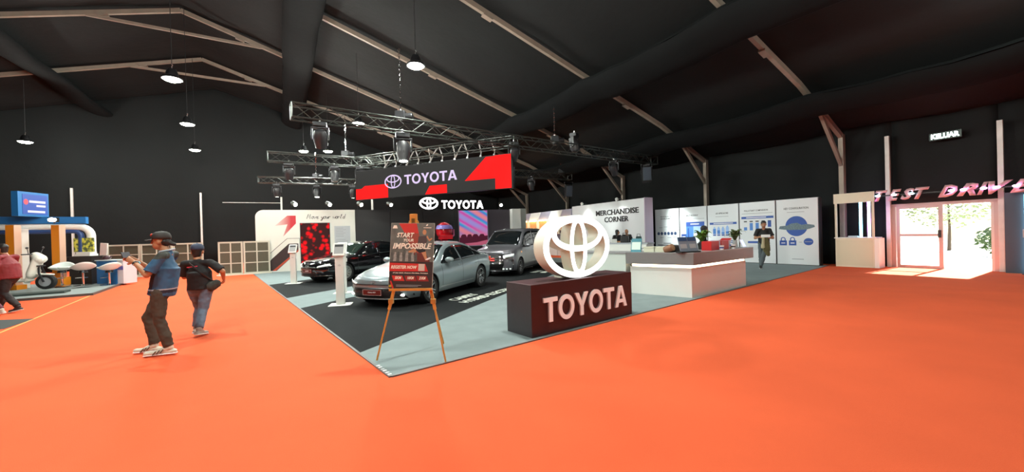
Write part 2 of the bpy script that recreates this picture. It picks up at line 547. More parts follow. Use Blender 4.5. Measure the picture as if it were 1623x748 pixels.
# ---------------------------------------------------------------- lighting trusses
def truss(p, q, size, label, bays):
    p, q = Vector(p), Vector(q)
    t = thing('lighting_truss', label, 'truss', p, 0, 'box trusses over the stand')
    d = q - p
    s = d.cross(Vector((0, 0, 1))).normalized() * size / 2
    u = Vector((0, 0, size / 2))
    cs = [s + u, u - s, -u - s, s - u]
    for c in cs:
        MB().tube([c, d + c], .024, 6).build('chord', trussm, t, smooth=60)
    mb = MB()
    for f in range(4):
        a, b = cs[f], cs[(f + 1) % 4]
        for i in range(bays):
            x0, x1 = d * (i / bays), d * ((i + 1) / bays)
            mb.tube([x0 + (a if i % 2 else b), x1 + (b if i % 2 else a)], .011, 4)
    for i in (0, bays):
        x0 = d * (i / bays)
        for f in range(4):
            mb.tube([x0 + cs[f], x0 + cs[(f + 1) % 4]], .02, 5)
    o = mb.build('lacing', trussm, t)
    o['kind'] = 'stuff'
    return t
truss((-6.15, 10.9, 5.2), (7.6, 20.3, 5.2), .40, 'nearest long box truss above the cars', 34)
truss((-10.5, 16.7, 5.2), (3.9, 25.3, 5.2), .40, 'second long box truss behind the large overhead screen', 34)
truss((-14.2, 21.7, 5.0), (-5.2, 25.6, 5.0), .34, 'third and farthest box truss', 22)
truss((-7.5, 18.6, 5.22), (.25, 15.25, 5.22), .38, 'short cross truss carrying the large overhead screen', 20)

def chain_hoist(p, label, top):
    t = thing('chain_hoist', label, 'hoist', p, 0, 'chain hoists')
    mb = MB()
    n = int((top - .3) / .09)
    for i in range(n):
        z = .32 + i * .09
        a = i % 2
        pts = [(.03 * math.cos(b) * (1 - a), .03 * math.cos(b) * a, z + .055 * math.sin(b)) for b in [k * math.pi / 3 for k in range(6)]]
        mb.tube(pts, .009, 4, closed=True)
    c = mb.build('chain', chrome, t); c['kind'] = 'stuff'
    MB().bx(-.17, .17, -.13, .13, .0, .26).lathe([(.10, -.1), (.12, 0), (.12, .2)], 12, Matrix.Translation((.2, 0, .08)) @ Matrix.Rotation(R(90), 4, 'Y')).build('motor', blackm, t, bevel=.02)
    MB().tube([(0, 0, .26), (0, 0, .33)], .03, 8).build('hook', steel, t)
    MB().lathe([(.09, -.12), (.12, -.06), (.12, .0)], 12).build('chain_bag', black, t)
chain_hoist((-3.6, 12.85, 5.48), 'chain hoist on the nearest truss with its chain running up', 2.4)
chain_hoist((-7.85, 18.45, 5.48), 'chain hoist on the second truss, beside the left end of the screen', 2.0)
chain_hoist((-11.6, 23.0, 5.2), 'chain hoist on the third truss', 1.6)
chain_hoist((3.3, 25.1, 5.45), 'chain hoist on the second truss past the screen', .7)
chain_hoist((1.95, 16.6, 5.45), 'chain hoist on the nearest truss past the screen', 1.6)

spot_glow = EM('spot lens glow', (.95, 1., .9), 22.)
def moving_head(p, rz, tilt, label, aim=None, power=1., glow=True, s=1.):
    t = thing('moving_head_light', label, 'stage light', p, rz, 'moving head lights hung from the trusses')
    t.scale = (s, s, s)
    MB().bx(-.18, .18, -.13, .13, -.14, 0).build('base', blackm, t, bevel=.02)
    MB().tube([(0, 0, 0), (0, 0, .1)], .025, 6).build('clamp', steel, t)
    MB().bx(-.24, -.2, -.06, .06, -.5, -.14).bx(.2, .24, -.06, .06, -.5, -.14).bx(-.24, .24, -.07, .07, -.19, -.14).build('yoke', blackm, t, bevel=.012)
    X = Matrix.Translation((0, 0, -.45)) @ Matrix.Rotation(R(tilt), 4, 'X')
    h = MB().lathe([(.05, .26), (.15, .2), (.19, .08), (.18, -.1), (.15, -.24), (.15, -.3), (.13, -.3)], 20, X).build('head', M('lamp head shell', (.018, .018, .02), .4), t, smooth=40)
    MB().lathe([(.002, -.315), (.08, -.31), (.125, -.295)], 20, X).build('lens', spot_glow if glow else glassd, h, smooth=60)
    if aim is not None:
        d = bpy.data.lights.new('spot_light', 'SPOT')
        d.energy = SPOT_W * power; d.color = (.90, 1., .95); d.spot_size = R(48); d.spot_blend = .7; d.shadow_soft_size = .12
        l = bpy.data.objects.new('spot_light', d); COL.objects.link(l)
        lp = Vector(p) + Vector((0, 0, -.85)); l.location = lp
        l.rotation_euler = (lp - Vector(aim)).to_track_quat('Z', 'Y').to_euler()
        l.parent = t; l.matrix_parent_inverse = (Matrix.Translation(p) @ Matrix.Rotation(R(rz), 4, 'Z') @ Matrix.Scale(s, 4)).inverted()
T1 = lambda a: Vector((-6.15, 10.9, 4.98)).lerp(Vector((8.9, 21.2, 4.98)), a)
T2 = lambda a: Vector((-10.5, 16.7, 4.98)).lerp(Vector((4.6, 25.7, 4.98)), a)
T3 = lambda a: Vector((-14.2, 21.7, 4.8)).lerp(Vector((-5.2, 25.6, 4.8)), a)
moving_head(T1(.04), 20, 25, 'stage light tilted at the free end of the nearest truss', (-3.2, 9.0, 0), .5)
moving_head(T1(.175), 20, -6, 'large stage light hanging upright below the chain hoist on the nearest truss', (-2.3, 10.5, .5), .5, s=1.25)
moving_head(T1(.60) + Vector((0, 0, .95)), 60, 165, 'stage light standing on top of the nearest truss past the screen', (10.0, 16.0, 1.2), 7.5, glow=False, s=1.2)  # lens stays unlit; its spot is added to brighten the info panels
moving_head(T1(.42) + Vector((0, 0, .2)), 10, 40, 'stage light inside the nearest truss above the screen', (.2, 15., .3), 1.3, glow=False)
moving_head(T1(.74), -30, 35, 'dark stage light with an added spot on the nearest truss before the speaker', (4.6, 22.5, 1.6), 6., glow=False)  # spot added in an unlit head to brighten the merchandise wall
moving_head(T1(.88), -30, 60, 'dark stage light with an added spot near the far end of the nearest truss', (8.3, 19.3, 1.4), 10., glow=False)  # spot added in an unlit head to lift the info panels
moving_head(T2(.045), 20, 15, 'stage light at the free end of the second truss', (-8.5, 14, 0), .9, glow=False)
moving_head(T2(.15), 30, -10, 'dark stage light beside the one at the end of the second truss', glow=False)
moving_head(T2(.215), 20, 5, 'bright stage light below the hoist of the second truss', (-5.9, 14.5, .3), 1.3)
moving_head(T2(.78), -20, 20, 'stage light on the second truss past the screen', (2.2, 27.5, 2.2), 6., glow=False)  # spot added in an unlit head to brighten the shelf wall
moving_head(T3(.09), 20, 10, 'stage light at the free end of the third truss', (-10, 16.5, 1.), .8)
moving_head(T3(.30), 20, -10, 'second stage light along the third truss', (-8, 16.5, 1.), .8)
moving_head(T3(.50), 20, 10, 'last stage light of the third truss beside the screen', (-6, 17.5, 1.), .8)

def speaker(p, rz, tilt, label):
    t = thing('hanging_speaker', label, 'speaker', p, rz, 'loudspeakers hung from the trusses')
    X = Matrix.Rotation(R(tilt), 4, 'X')
    MB().bx(-.22, .22, -.2, .2, -.75, 0, X).build('cabinet', black, t, bevel=.03)
    MB().bx(-.19, .19, -.215, -.2, -.71, -.04, X).build('grille', M('speaker grille', (.06, .075, .1), .5, .4, bump_s=120, bump_a=.5), t)
    MB().tube([(-.26, 0, -.3), (-.26, 0, .2), (.26, 0, .2), (.26, 0, -.3)], .018, 6).build('bracket', blackm, t)
speaker((6.9, 19.5, 4.72), -14, -10, 'black loudspeaker hung from the nearest truss above the merchandise wall')
speaker((3.75, 24.9, 4.62), 10, 12, 'black loudspeaker hung from the second truss')

# ---------------------------------------------------------------- overhead screen
led = thing('overhead_screen', 'long overhead screen with red shapes and white emblem lettering, hung from a truss', 'screen', (-7.35, 18.3, 3.37), -23.4)
LW, LH = 8.06, 1.35
led_bk = EM('screen dark grey', (.032, .032, .030), 1.)
led_rd = EM('screen red', (1., .004, .004), 1.25)
led_wh = EM('screen lilac white', (.72, .58, .86), 1.15)
MB().bx(0, LW, 0, .16, 0, LH).build('cabinet', led_bk, led, bevel=.008)
MB().bx(-.03, LW + .03, .16, .26, .0, LH + .05).build('frame', blackm, led)
for poly in ([(0, 0), (1.92, 0), (1.92, .62), (.55, .62), (.36, .5), (0, .5)], [(3.95, 0), (5.07, 0), (5.07, .36), (4.2, .36)], [(5.95, .43), (6.95, 1.32), (8.03, 1.32), (8.03, 0), (7.35, 0), (7.35, .4)]):
    if len(poly) == 6 and poly[0][1] == .43:
        MB().prism([(5.95, .43), (7.35, .43), (7.35, 1.32), (6.95, 1.32)], .0, .003, FR).prism([(7.35, 0), (8.05, 0), (8.05, 1.34), (7.35, 1.34)], .0, .003, FR).build('red_shape', led_rd, led)
    else:
        MB().prism(poly, .0, .003, FR).build('red_shape', led_rd, led)
emblem(led, 2.22, .70, .48, .31, .003, .008, [led_wh])
cap_word('TOYOTA', .42, 2.72, 2.86, .52, .003, .008, [led_wh], led)
for i in range(10):
    x = 1.7 + i * .62
    p = [(x, .1, LH + .03), (x + .02, .12, LH + .2), (x - .1 - .06 * (i % 2), .15, LH + .66)]
    MB().tube(p, .028, 5).build('strap', M('grey sling', (.30, .28, .26), .7), led)
    if i % 2 == 0 and i < 8:
        MB().tube([(x, .1, LH + .03), (x + .22, .2, LH + .52), (x + .3, .25, LH + .66)], .024, 5).build('strap', MATS['grey sling'], led)
    MB().lathe([(.045, -.03), (.05, 0), (.045, .05)], 8, Matrix.Translation((x, .1, LH + .03))).build('shackle', steel, led)

# ---------------------------------------------------------------- display wall (white part + dark part)
WA = 21.8
wall_t = thing('display_wall', 'white display wall with rounded end, red arrow graphic and handwritten slogan', 'wall panel', (-12.33, 18.52, 0.012), WA)
WH = 3.03
out = []
for i in range(9):
    a = math.pi / 2 + i * math.pi / 16
    out.append((.34 + .34 * math.cos(a), WH - .34 + .34 * math.sin(a)))
body = out + [(0.0, 0), (4.45, 0), (4.45, WH)]
MB().prism(body, -.55, 0, FR).build('panel', M('warm white laminate', (.74, .73, .66), .45, noise_s=2, noise_a=.03), wall_t, smooth=40)
# red arrow made of fading strips (print)
def grad_mat(name, c0, c1, axis='Y', lo=0., hi=1.):
    m = bpy.data.materials.new(name); m.use_nodes = True
    nt = m.node_tree; b = nt.nodes['Principled BSDF']
    tc = nt.nodes.new('ShaderNodeTexCoord'); sp = nt.nodes.new('ShaderNodeSeparateXYZ'); mr = nt.nodes.new('ShaderNodeMapRange'); mx = nt.nodes.new('ShaderNodeMix')
    mx.data_type = 'RGBA'
    nt.links.new(tc.outputs['Object'], sp.inputs[0])
    nt.links.new(sp.outputs[axis], mr.inputs[0]); mr.inputs[1].default_value = lo; mr.inputs[2].default_value = hi
    nt.links.new(mr.outputs[0], mx.inputs[0])
    mx.inputs[6].default_value = (*c0, 1); mx.inputs[7].default_value = (*c1, 1)
    nt.links.new(mx.outputs[2], b.inputs['Base Color']); b.inputs['Roughness'].default_value = .5
    return m
arrow_m = grad_mat('red fading print', (.70, .62, .57), (.50, .02, .03), 'X', .75, 1.5)
MB().prism([(.80, 2.25), (1.35, 2.75), (1.35, 2.32)], .002, .004, FR).prism([(1.35, 2.75), (1.72, 2.75), (1.72, 2.36), (1.15, 1.72), (1.35, 2.32)], .002, .004, FR).build('red_arrow_print', arrow_m, wall_t)
MB().prism([(.28, .06), (.62, .62), (1.38, 1.36), (1.80, 1.36), (1.80, .98), (.84, .06)], .002, .005, FR).build('dark_sweep_print', M('charcoal print', (.035, .022, .022), .4), wall_t)
MB().prism([(.66, .06), (.80, .06), (1.80, .98), (1.80, 1.06)], .005, .008, FR).build('orange_line_print', M('orange print', (.5, .07, .03), .5), wall_t)
MB().tube([(.22, -.004, .5), (.5, -.004, .85), (1.32, -.004, 1.62), (1.86, -.004, 1.62), (1.86, -.004, 1.14)], .012, 4).build('line_print', M('brown line', (.16, .12, .10), .5), wall_t)
scr = bpy.data.materials.new('bokeh screen'); scr.use_nodes = True
nt = scr.node_tree; b = nt.nodes['Principled BSDF']; b.inputs['Base Color'].default_value = (.02, .005, .005, 1)
tc = nt.nodes.new('ShaderNodeTexCoord'); vo = nt.nodes.new('ShaderNodeTexVoronoi'); vo.inputs['Scale'].default_value = 4.4; vo.feature = 'F1'
cr = nt.nodes.new('ShaderNodeValToRGB'); cr.color_ramp.elements[0].position = .34; cr.color_ramp.elements[0].color = (1, .0, .006, 1); cr.color_ramp.elements[1].position = .66; cr.color_ramp.elements[1].color = (.022, .006, .006, 1)
wn_ = nt.nodes.new('ShaderNodeTexNoise'); wn_.inputs['Scale'].default_value = 1.3
mm = nt.nodes.new('ShaderNodeMath'); mm.operation = 'MULTIPLY_ADD'; mm.inputs[1].default_value = 1.0; 
ad = nt.nodes.new('ShaderNodeMath'); ad.operation = 'ADD'
nt.links.new(tc.outputs['Object'], vo.inputs['Vector']); nt.links.new(tc.outputs['Object'], wn_.inputs['Vector'])
mm.inputs[2].default_value = -.42
nt.links.new(wn_.outputs['Fac'], mm.inputs[0]); nt.links.new(vo.outputs['Distance'], ad.inputs[0]); nt.links.new(mm.outputs[0], ad.inputs[1])
nt.links.new(ad.outputs[0], cr.inputs[0]); nt.links.new(cr.outputs[0], b.inputs['Emission Color']); b.inputs['Emission Strength'].default_value = 1.1; b.inputs['Specular IOR Level'].default_value = .1
MB().bx(1.92, 3.22, -.02, 0, .25, 2.35).build('video_screen', scr, wall_t)
MB().bx(1.89, 1.92, -.025, 0, .22, 2.38).bx(3.22, 3.25, -.025, 0, .22, 2.38).bx(1.89, 3.25, -.025, 0, 2.35, 2.38).build('screen_frame', black, wall_t)
MB().bx(3.45, 4.2, -.012, 0, .9, 2.2).build('text_panel', M('pale grey panel', (.5, .52, .54), .4), wall_t)
mb = MB()
for i in range(13):
    if i in (6, 10): continue
    mb.bx(3.51, 3.51 + random.uniform(.35, .62), -.014, -.012, 2.08 - i * .085, 2.10 - i * .085)
mb.build('printed_lines', greyp, wall_t)
# handwriting: "Move your world"
strokes = {
 'M': [[(0, 0), (.12, 1), (.28, .25), (.5, 1), (.55, 0)]],
 'o': [[(.25, .5), (.08, .4), (.05, .12), (.2, 0), (.36, .15), (.34, .4), (.25, .5), (.5, .42)]],
 'v': [[(0, .45), (.15, .02), (.38, .48), (.5, .42)]],
 'e': [[(.05, .22), (.3, .34), (.26, .5), (.08, .42), (.05, .12), (.2, 0), (.42, .12)]],
 'y': [[(.02, .48), (.1, .12), (.28, .1), (.4, .48)], [(.4, .48), (.26, -.38), (.08, -.42), (.06, -.25), (.45, .08)]],
 'u': [[(.02, .48), (.05, .08), (.22, .03), (.36, .46)], [(.36, .46), (.36, .06), (.5, .08)]],
 'r': [[(.02, 0), (.06, .48)], [(.05, .3), (.2, .48), (.36, .42)]],
 'w': [[(0, .46), (.08, .03), (.25, .35), (.35, .03), (.5, .48)]],
 'l': [[(.02, .1), (.22, .95), (.12, .9), (.08, .05), (.25, .05)]],
 'd': [[(.32, .45), (.1, .42), (.05, .1), (.2, 0), (.36, .2)], [(.42, 1), (.34, .05), (.48, .05)]],
 ' ': []}
cx, mb = 2.2, MB()
for ch in 'Move your world':
    for st in strokes[ch]:
        mb.tube([(cx + x * .26 + y * .05, -.006, 2.58 + y * .24) for x, y in st], .011, 4)
    cx += .2 if ch == 'M' else .09 if ch == ' ' else .115
hw = mb.build('handwritten_slogan', darkp, wall_t, label='handwritten dark slogan Move your world')
dark_t = thing('dark_wall', 'low black display wall joined to the white wall, below the lit sign', 'wall panel', Vector((-12.33, 18.52, .012)) + Vector((math.cos(R(WA)), math.sin(R(WA)), 0)) * 4.46, WA)
DW = 8.75
dwm = M('satin black board', (.016, .015, .016), .35, noise_s=1.5, noise_a=.2)
for i in range(5):
    MB().bx(i * DW / 5 + .006, (i + 1) * DW / 5 - .006, 0, .4, 0, WH).build('board', dwm if i < 4 else M('plum grey board', (.075, .062, .08), .5, bump_s=30, bump_a=.2), dark_t)
pic = bpy.data.materials.new('sunset picture'); pic.use_nodes = True
nt = pic.node_tree; b = nt.nodes['Principled BSDF']; b.inputs['Base Color'].default_value = (.02, .02, .02, 1)
tc = nt.nodes.new('ShaderNodeTexCoord'); mp = nt.nodes.new('ShaderNodeMapping'); mp.inputs['Rotation'].default_value = (0, R(58), 0)
wv = nt.nodes.new('ShaderNodeTexWave'); wv.inputs['Scale'].default_value = .24; wv.inputs['Distortion'].default_value = .6
cr = nt.nodes.new('ShaderNodeValToRGB')
cols = [(0, (.30, .25, .62)), (.25, (.62, .03, .32)), (.45, (.40, .22, .55)), (.62, (.03, .35, .55)), (.8, (.05, .18, .62)), (1, (.75, .22, .25))]
while len(cr.color_ramp.elements) < len(cols): cr.color_ramp.elements.new(.5)
for e, (p, c) in zip(cr.color_ramp.elements, cols): e.position = p; e.color = (*c, 1)
sp = nt.nodes.new('ShaderNodeSeparateXYZ'); mr = nt.nodes.new('ShaderNodeMapRange'); mr.inputs[1].default_value = 1.3; mr.inputs[2].default_value = 2.1
mx = nt.nodes.new('ShaderNodeMix'); mx.data_type = 'RGBA'; mx.inputs[6].default_value = (.62, .16, .24, 1)
nt.links.new(tc.outputs['Object'], mp.inputs[0]); nt.links.new(mp.outputs[0], wv.inputs[0]); nt.links.new(wv.outputs['Fac'], cr.inputs[0])
nt.links.new(tc.outputs['Object'], sp.inputs[0]); nt.links.new(sp.outputs['Z'], mr.inputs[0]); nt.links.new(mr.outputs[0], mx.inputs[0]); nt.links.new(cr.outputs[0], mx.inputs[7])
nt.links.new(mx.outputs[2], b.inputs['Emission Color']); b.inputs['Emission Strength'].default_value = .95
PX0, PX1 = 5.55, 7.25
pw = thing('picture_screen', 'lit picture screen with colour streaks above parked car silhouettes', 'screen', dark_t.location, WA)
MB().bx(PX0, PX1, -.03, 0, .95, 2.98).build('screen', pic, pw)
MB().prism([(PX0, .95), (PX1, .95), (PX1, 1.25), (6.6, 1.12), (PX0, 1.05)], .03, .032, FR).build('road_print', EM('pink road glow', (.55, .12, .2), .8), pw)
sil = EM('dusk silhouette', (.09, .012, .03), .8)
MB().prism([(PX0, 1.04), (6.6, 1.12), (PX1, 1.25), (PX1, 1.5), (PX0, 1.42)], .03, .033, FR).build('hill_print', sil, pw)
for cxp, w_ in ((5.8, .34), (6.15, .3), (6.5, .36), (6.9, .34)):
    MB().prism([(cxp - w_ / 2, 1.38), (cxp + w_ / 2, 1.38), (cxp + w_ / 2, 1.48), (cxp + w_ * .28, 1.6), (cxp - w_ * .25, 1.6), (cxp - w_ / 2, 1.5)], .033, .035, FR).build('car_silhouette_print', sil, pw)
MB().bx(PX0 - .04, PX0, -.05, 0, .9, 3.0).bx(PX1, PX1 + .05, -.05, 0, .9, 3.0).bx(PX0 - .04, PX1 + .05, -.05, 0, .9, .95).build('frame', M('lilac frame', (.3, .25, .35), .4), pw)
# red figure-like display between easel board and picture
rd = thing('racing_helmet', 'glossy red racing helmet with lilac visor on a red stand against the black wall', 'helmet', (-3.78, 21.45, -.05), WA)
hr = M('glossy red shell', (.62, .01, .02), .2, coat=.8)
MB().lathe([(.3, 0), (.3, 1.2), (.27, 1.3), (.12, 1.45)], 20).build('stand', hr, rd, smooth=40)
X = Matrix.Translation((0, -.05, 1.88))
MB().ball((0, -.05, 1.88), (.46, .48, .5), 24, 14).bx(-.36, .36, -.56, -.1, 1.42, 1.66).build('shell', hr, rd, smooth=50)
MB().grid([[(.49 * math.cos(a) * k, -.07 + .51 * math.sin(a) * k, z) for a in [math.pi * (1.05 + .9 * q / 16) for q in range(17)]] for z, k in ((1.98, 1.0), (2.06, .96), (2.14, .89), (2.2, .80))]).build('visor', M('lilac visor', (.30, .25, .65), .12, coat=.8), rd, smooth=60)
MB().tube([(.28, -.42, 1.5), (.5, -.2, 1.62), (.52, -.12, 1.95)], .05, 8).build('trim_band', M('pink trim', (.75, .2, .4), .2, coat=.6), rd, smooth=60)

# lit roof sign on the wall top
sg = thing('rooftop_sign', 'glowing white emblem and lettering standing on top of the black wall', 'sign', Vector((-5.13, 21.49, WH + .012)), WA - 2)
glow = EM('sign white glow', (1, 1, 1), 5.)
signside = M('sign side', (.6, .6, .6), .4)
emblem(sg, .52, .36, .52, .34, 0, .1, [glow, signside], heavy=1.5)
cap_word('TOYOTA', .46, 2.45, 1.22, .06, 0, .1, [glow, signside], sg)
MB().bx(0, 3.7, .02, .06, -.02, .05).build('base_rail', black, sg)
# little spotlights on the wall tops
def wall_spot(p, rz, label, h=.32, pole=0):
    t = thing('wall_spotlight', label, 'spotlight', p, rz, 'spotlights on the display wall tops')
    MB().bx(-.13, .13, -.1, .1, 0, .03).build('base', blackm, t)
    MB().tube([(0, 0, 0), (0, 0, h * .55), (0, -.05, h)], .025, 6).build('arm', blackm, t)
    X = Matrix.Translation((.1, -.1, h)) @ Matrix.Rotation(R(-65), 4, 'X') @ Matrix.Rotation(R(-30), 4, 'Y')
    hd = MB().lathe([(.04, .2), (.1, .15), (.115, 0), (.105, -.16), (.09, -.16)], 16, X).build('head', M('olive lamp shell', (.035, .038, .03), .4), t, smooth=40)
    MB().lathe([(.002, -.18), (.07, -.175), (.09, -.165)], 16, X).build('lens', spot_glow, hd)
wx = lambda d, z=WH + .012, back=.2: Vector((-12.33, 18.52, z)) + Vector((math.cos(R(WA)), math.sin(R(WA)), 0)) * d + Vector((-math.sin(R(WA)), math.cos(R(WA)), 0)) * back
for d, lab in ((1.55, 'spotlight on the white wall top above the red arrow'), (3.1, 'spotlight on the white wall top above the slogan'), (4.6, 'spotlight where the white and black walls meet'), (6.1, 'spotlight on the black wall left of the lit sign'), (11.25, 'spotlight on the black wall just right of the lit sign'), (12.6, 'spotlight at the far end of the black wall')):
    wall_spot(wx(d), WA + (0 if d < 8 else -40), lab)
o = MB().bar(wx(1.0, .0, .75), wx(1.0, 3.75, .75), .06).build('support_pole', alu_w); tag(o, 'slim pale pole behind the white wall', 'pole')
o = MB().bar(wx(5.35, .0, .65), wx(5.35, 4.6, .65), .1).build('support_pole', alu_w); tag(o, 'pale pole rising behind the black wall under the screen', 'pole')

# ---------------------------------------------------------------- white column and merchandise walls
o = thing('white_column', 'narrow white column between black wall and merchandise shelves', 'column', (.05, 23.0, .012), 20)
MB().bx(0, .55, 0, .5, 0, 3.05).build('shaft', white, o, bevel=.01)
MB().bx(.56, 1.0, .3, .5, 0, 3.08).build('return_panel', M('grey green panel', (.33, .36, .33), .5), o)
MA = -62.0     # the merchandise wall runs towards the camera at this heading
ms = thing('shelf_wall', 'shelf wall with warm lit niches under slanted grey and white bands', 'shelf unit', (.75, 31.2, .012), MA)
SL = 6.85
MB().bx(0, SL, 0, .5, 0, 3.1).build('back_board', M('grey lilac board', (.26, .24, .30), .5), ms)
band = [M('white board', (.7, .72, .7), .5), M('lilac grey board', (.33, .32, .40), .5)]
for i in range(5):
    a = i * 1.37
    MB().prism([(a, 2.52), (a + 1.34, 2.52), (a + 1.34 + (.4 if i < 4 else .0), 3.08), (a + .4, 3.08)], 0, .06 + .02 * (i % 2), FR).build('slanted_band', band[(i + 1) % 2], ms)
niche = EM('warm niche glow', (1., .42, .13), 1.1)
strip = EM('niche strip', (1., .62, .28), 16.)
for i in range(5):
    a = i * 1.37 + .1
    n_ = MB().bx(a, a + 1.2, -.03, 0, 1.5, 2.45).build('niche', M('orange lit niche back', (.70, .30, .10), .6), ms)  # warm light of the niche is put into the orange back colour
    MB().bx(a + .1, a + 1.1, -.16, -.10, 2.44, 2.50).build('light_strip', strip, n_)
    MB().bx(a - .02, a + 1.22, -.25, 0, 1.46, 1.5).build('shelf', white, ms)
    MB().bx(a - .06, a - .02, -.25, 0, 1.46, 2.52).build('divider', cream, ms)
    MB().bx(a - .02, a + 1.22, -.3, 0, .0, .9).build('drawer_front', white, ms)
for i in range(5):
    for j in range(3):
        a = i * 1.37 + .28 + j * .36
        g = thing('shelf_gift', ['small dark model box', 'small brown cap', 'small rust coloured pouch'][j] + ' standing in the ' + ['first', 'second', 'third', 'fourth', 'fifth'][i] + ' lit niche', 'merchandise', ms.location, MA, 'goods in the lit niches')
        if j == 1:
            MB().lathe([(.13, 0), (.13, .05), (.09, .12), (.02, .15)], 12, Matrix.Translation((a, -.13, 1.5))).build('crown', M('brown goods', (.12, .05, .03), .6), g)
            MB().prism(ell(a, -.27, .09, .1, 12), 1.5, 1.515, TOP).build('brim', MATS['brown goods'], g)
        else:
            MB().bx(a - .09, a + .09, -.2, -.06, 1.5, 1.5 + (.22 if j == 0 else .16)).build('box', M('dark goods', (.05, .03, .03), .5) if j == 0 else M('rust goods', (.3, .08, .03), .6), g, bevel=.012)
            MB().bx(a - .1, a + .1, -.21, -.05, 1.5 + (.17 if j == 0 else .12), 1.5 + (.2 if j == 0 else .14)).build('lid', MATS['brown goods'], g)
mw = thing('merchandise_wall', 'white merchandise corner wall with black raised lettering', 'wall panel', Vector((.75, 31.2, .012)) + Vector((math.cos(R(MA)), math.sin(R(MA)), 0)) * SL, MA)
ML = 6.1
MB().bx(0, ML, 0, .55, 0, 3.22).build('panel', M('soft white board', (.66, .66, .67), .5), mw, bevel=.01)
MB().bx(ML, ML + .04, -.02, .57, 0, 3.24).build('end_cap', M('pale lilac board', (.52, .42, .52), .5), mw)
for s_, w_, z_ in (('MERCHANDISE', 3.35, 2.36), ('CORNER', 1.9, 1.95)):
    text(s_, .30, darkp, mw, 'raised_lettering', width=w_, x=4.05, y=z_ + .12, d=.002, ext=.03, bold=.012, align='CENTER')
for xx in (1.6, 4.6):
    k = MB().tube([(xx, .1, 3.22), (xx, -.25, 3.32), (xx, -.42, 3.3)], .02, 6).build('lamp_arm', blackm, mw)
    X = Matrix.Translation((xx, -.45, 3.28)) @ Matrix.Rotation(R(35), 4, 'X')
    MB().lathe([(.04, .08), (.08, .05), (.09, -.06), (.075, -.06)], 14, X).build('lamp_head', white, k)
    MB().lathe([(.002, -.062), (.07, -.064)], 14, X, cap=False).build('lamp_lens', spot_glow, k)
    d = bpy.data.lights.new('wash_light', 'SPOT'); d.energy = 60; d.spot_size = R(95); d.spot_blend = .6; d.shadow_soft_size = .05
    l = bpy.data.objects.new('wash_light', d); COL.objects.link(l); l.parent = mw; l.location = (xx, -.5, 3.2)
    l.rotation_euler = Vector((0, -.42, 1)).to_track_quat('Z', 'Y').to_euler()

# merchandise desk
md = thing('merchandise_desk', 'curved white merchandise desk in front of the merchandise wall', 'desk', (3.9, 17.5, .012), -45)
mb = MB()
pts_o = [(-1.6, 0), (-1.5, -.35), (-1.1, -.6), (2.6, -.6), (2.6, 0)]
mb.prism(pts_o, 0, 1.0, TOP).build('body', white, md, bevel=.01)
MB().prism([(x * 1.02, y * 1.06 + .01) for x, y in pts_o], 1.0, 1.05, TOP).build('desk_top', M('grey desk top', (.42, .43, .47), .4), md)
mdX = lambda x, y, z: md.matrix_basis if False else Vector((3.9, 17.5, .012)) + Matrix.Rotation(R(-45), 3, 'Z') @ Vector((x, y, z))
def laptop(p, rz, label, cat='laptop'):
    t = thing('laptop', label, cat, p, rz, 'laptops on the desks')
    MB().bx(-.17, .17, -.12, .12, 0, .018).build('keyboard_base', M('silver shell', (.6, .62, .64), .35, .5), t, bevel=.004)
    X = Matrix.Translation((0, .12, .018)) @ Matrix.Rotation(R(-18), 4, 'X')
    s_ = MB().bx(-.17, .17, 0, .012, 0, .24, X).build('lid', MATS['silver shell'], t, bevel=.004)
    MB().bx(-.155, .155, -.003, 0, .015, .225, X).build('display', EM('pale display', (.6, .7, .8), .35), s_)
laptop(mdX(-.9, -.3, 1.05), 140, 'silver laptop on the merchandise desk beside the woman')
laptop(mdX(-.1, -.3, 1.05), 140, 'silver laptop on the merchandise desk beside the bald man')
def bag(p, rz, label, mat, w=.36, h=.3):
    t = thing('handbag', label, 'bag', p, rz, 'bags on the merchandise desk')
    MB().prism([(-w / 2, 0), (w / 2, 0), (w / 2 * .85, h), (-w / 2 * .8, h)], -.08, .08, FR).build('body', mat, t, bevel=.03)
    MB().tube([(-w * .25, 0, h * .95), (-w * .2, 0, h * 1.35), (w * .2, 0, h * 1.35), (w * .25, 0, h * .95)], .012, 6).build('handle', mat, t, smooth=60)
bag(mdX(1.5, -.3, 1.05), -30, 'black handbag on the merchandise desk', black)
bag(mdX(2.1, -.25, 1.05), -20, 'dark green pouch beside the black handbag', M('bottle green cloth', (.02, .05, .05), .6), .26, .26)
for k in range(3):
    o = MB().prism([(-.11, 0), (.11, 0), (.11, .16), (-.11, .16)], 0, .05 + .02 * k, lambda x, y, d: (x, d, y)).build('card_box', white, loc=mdX(.4 + k * .34, -.42, 1.05), bevel=.006)
    tag(o, ['small white card box, lowest of three on the merchandise desk', 'middle white card box on the merchandise desk', 'thickest white card box on the merchandise desk'][k], 'box', 'card boxes on the merchandise desk')

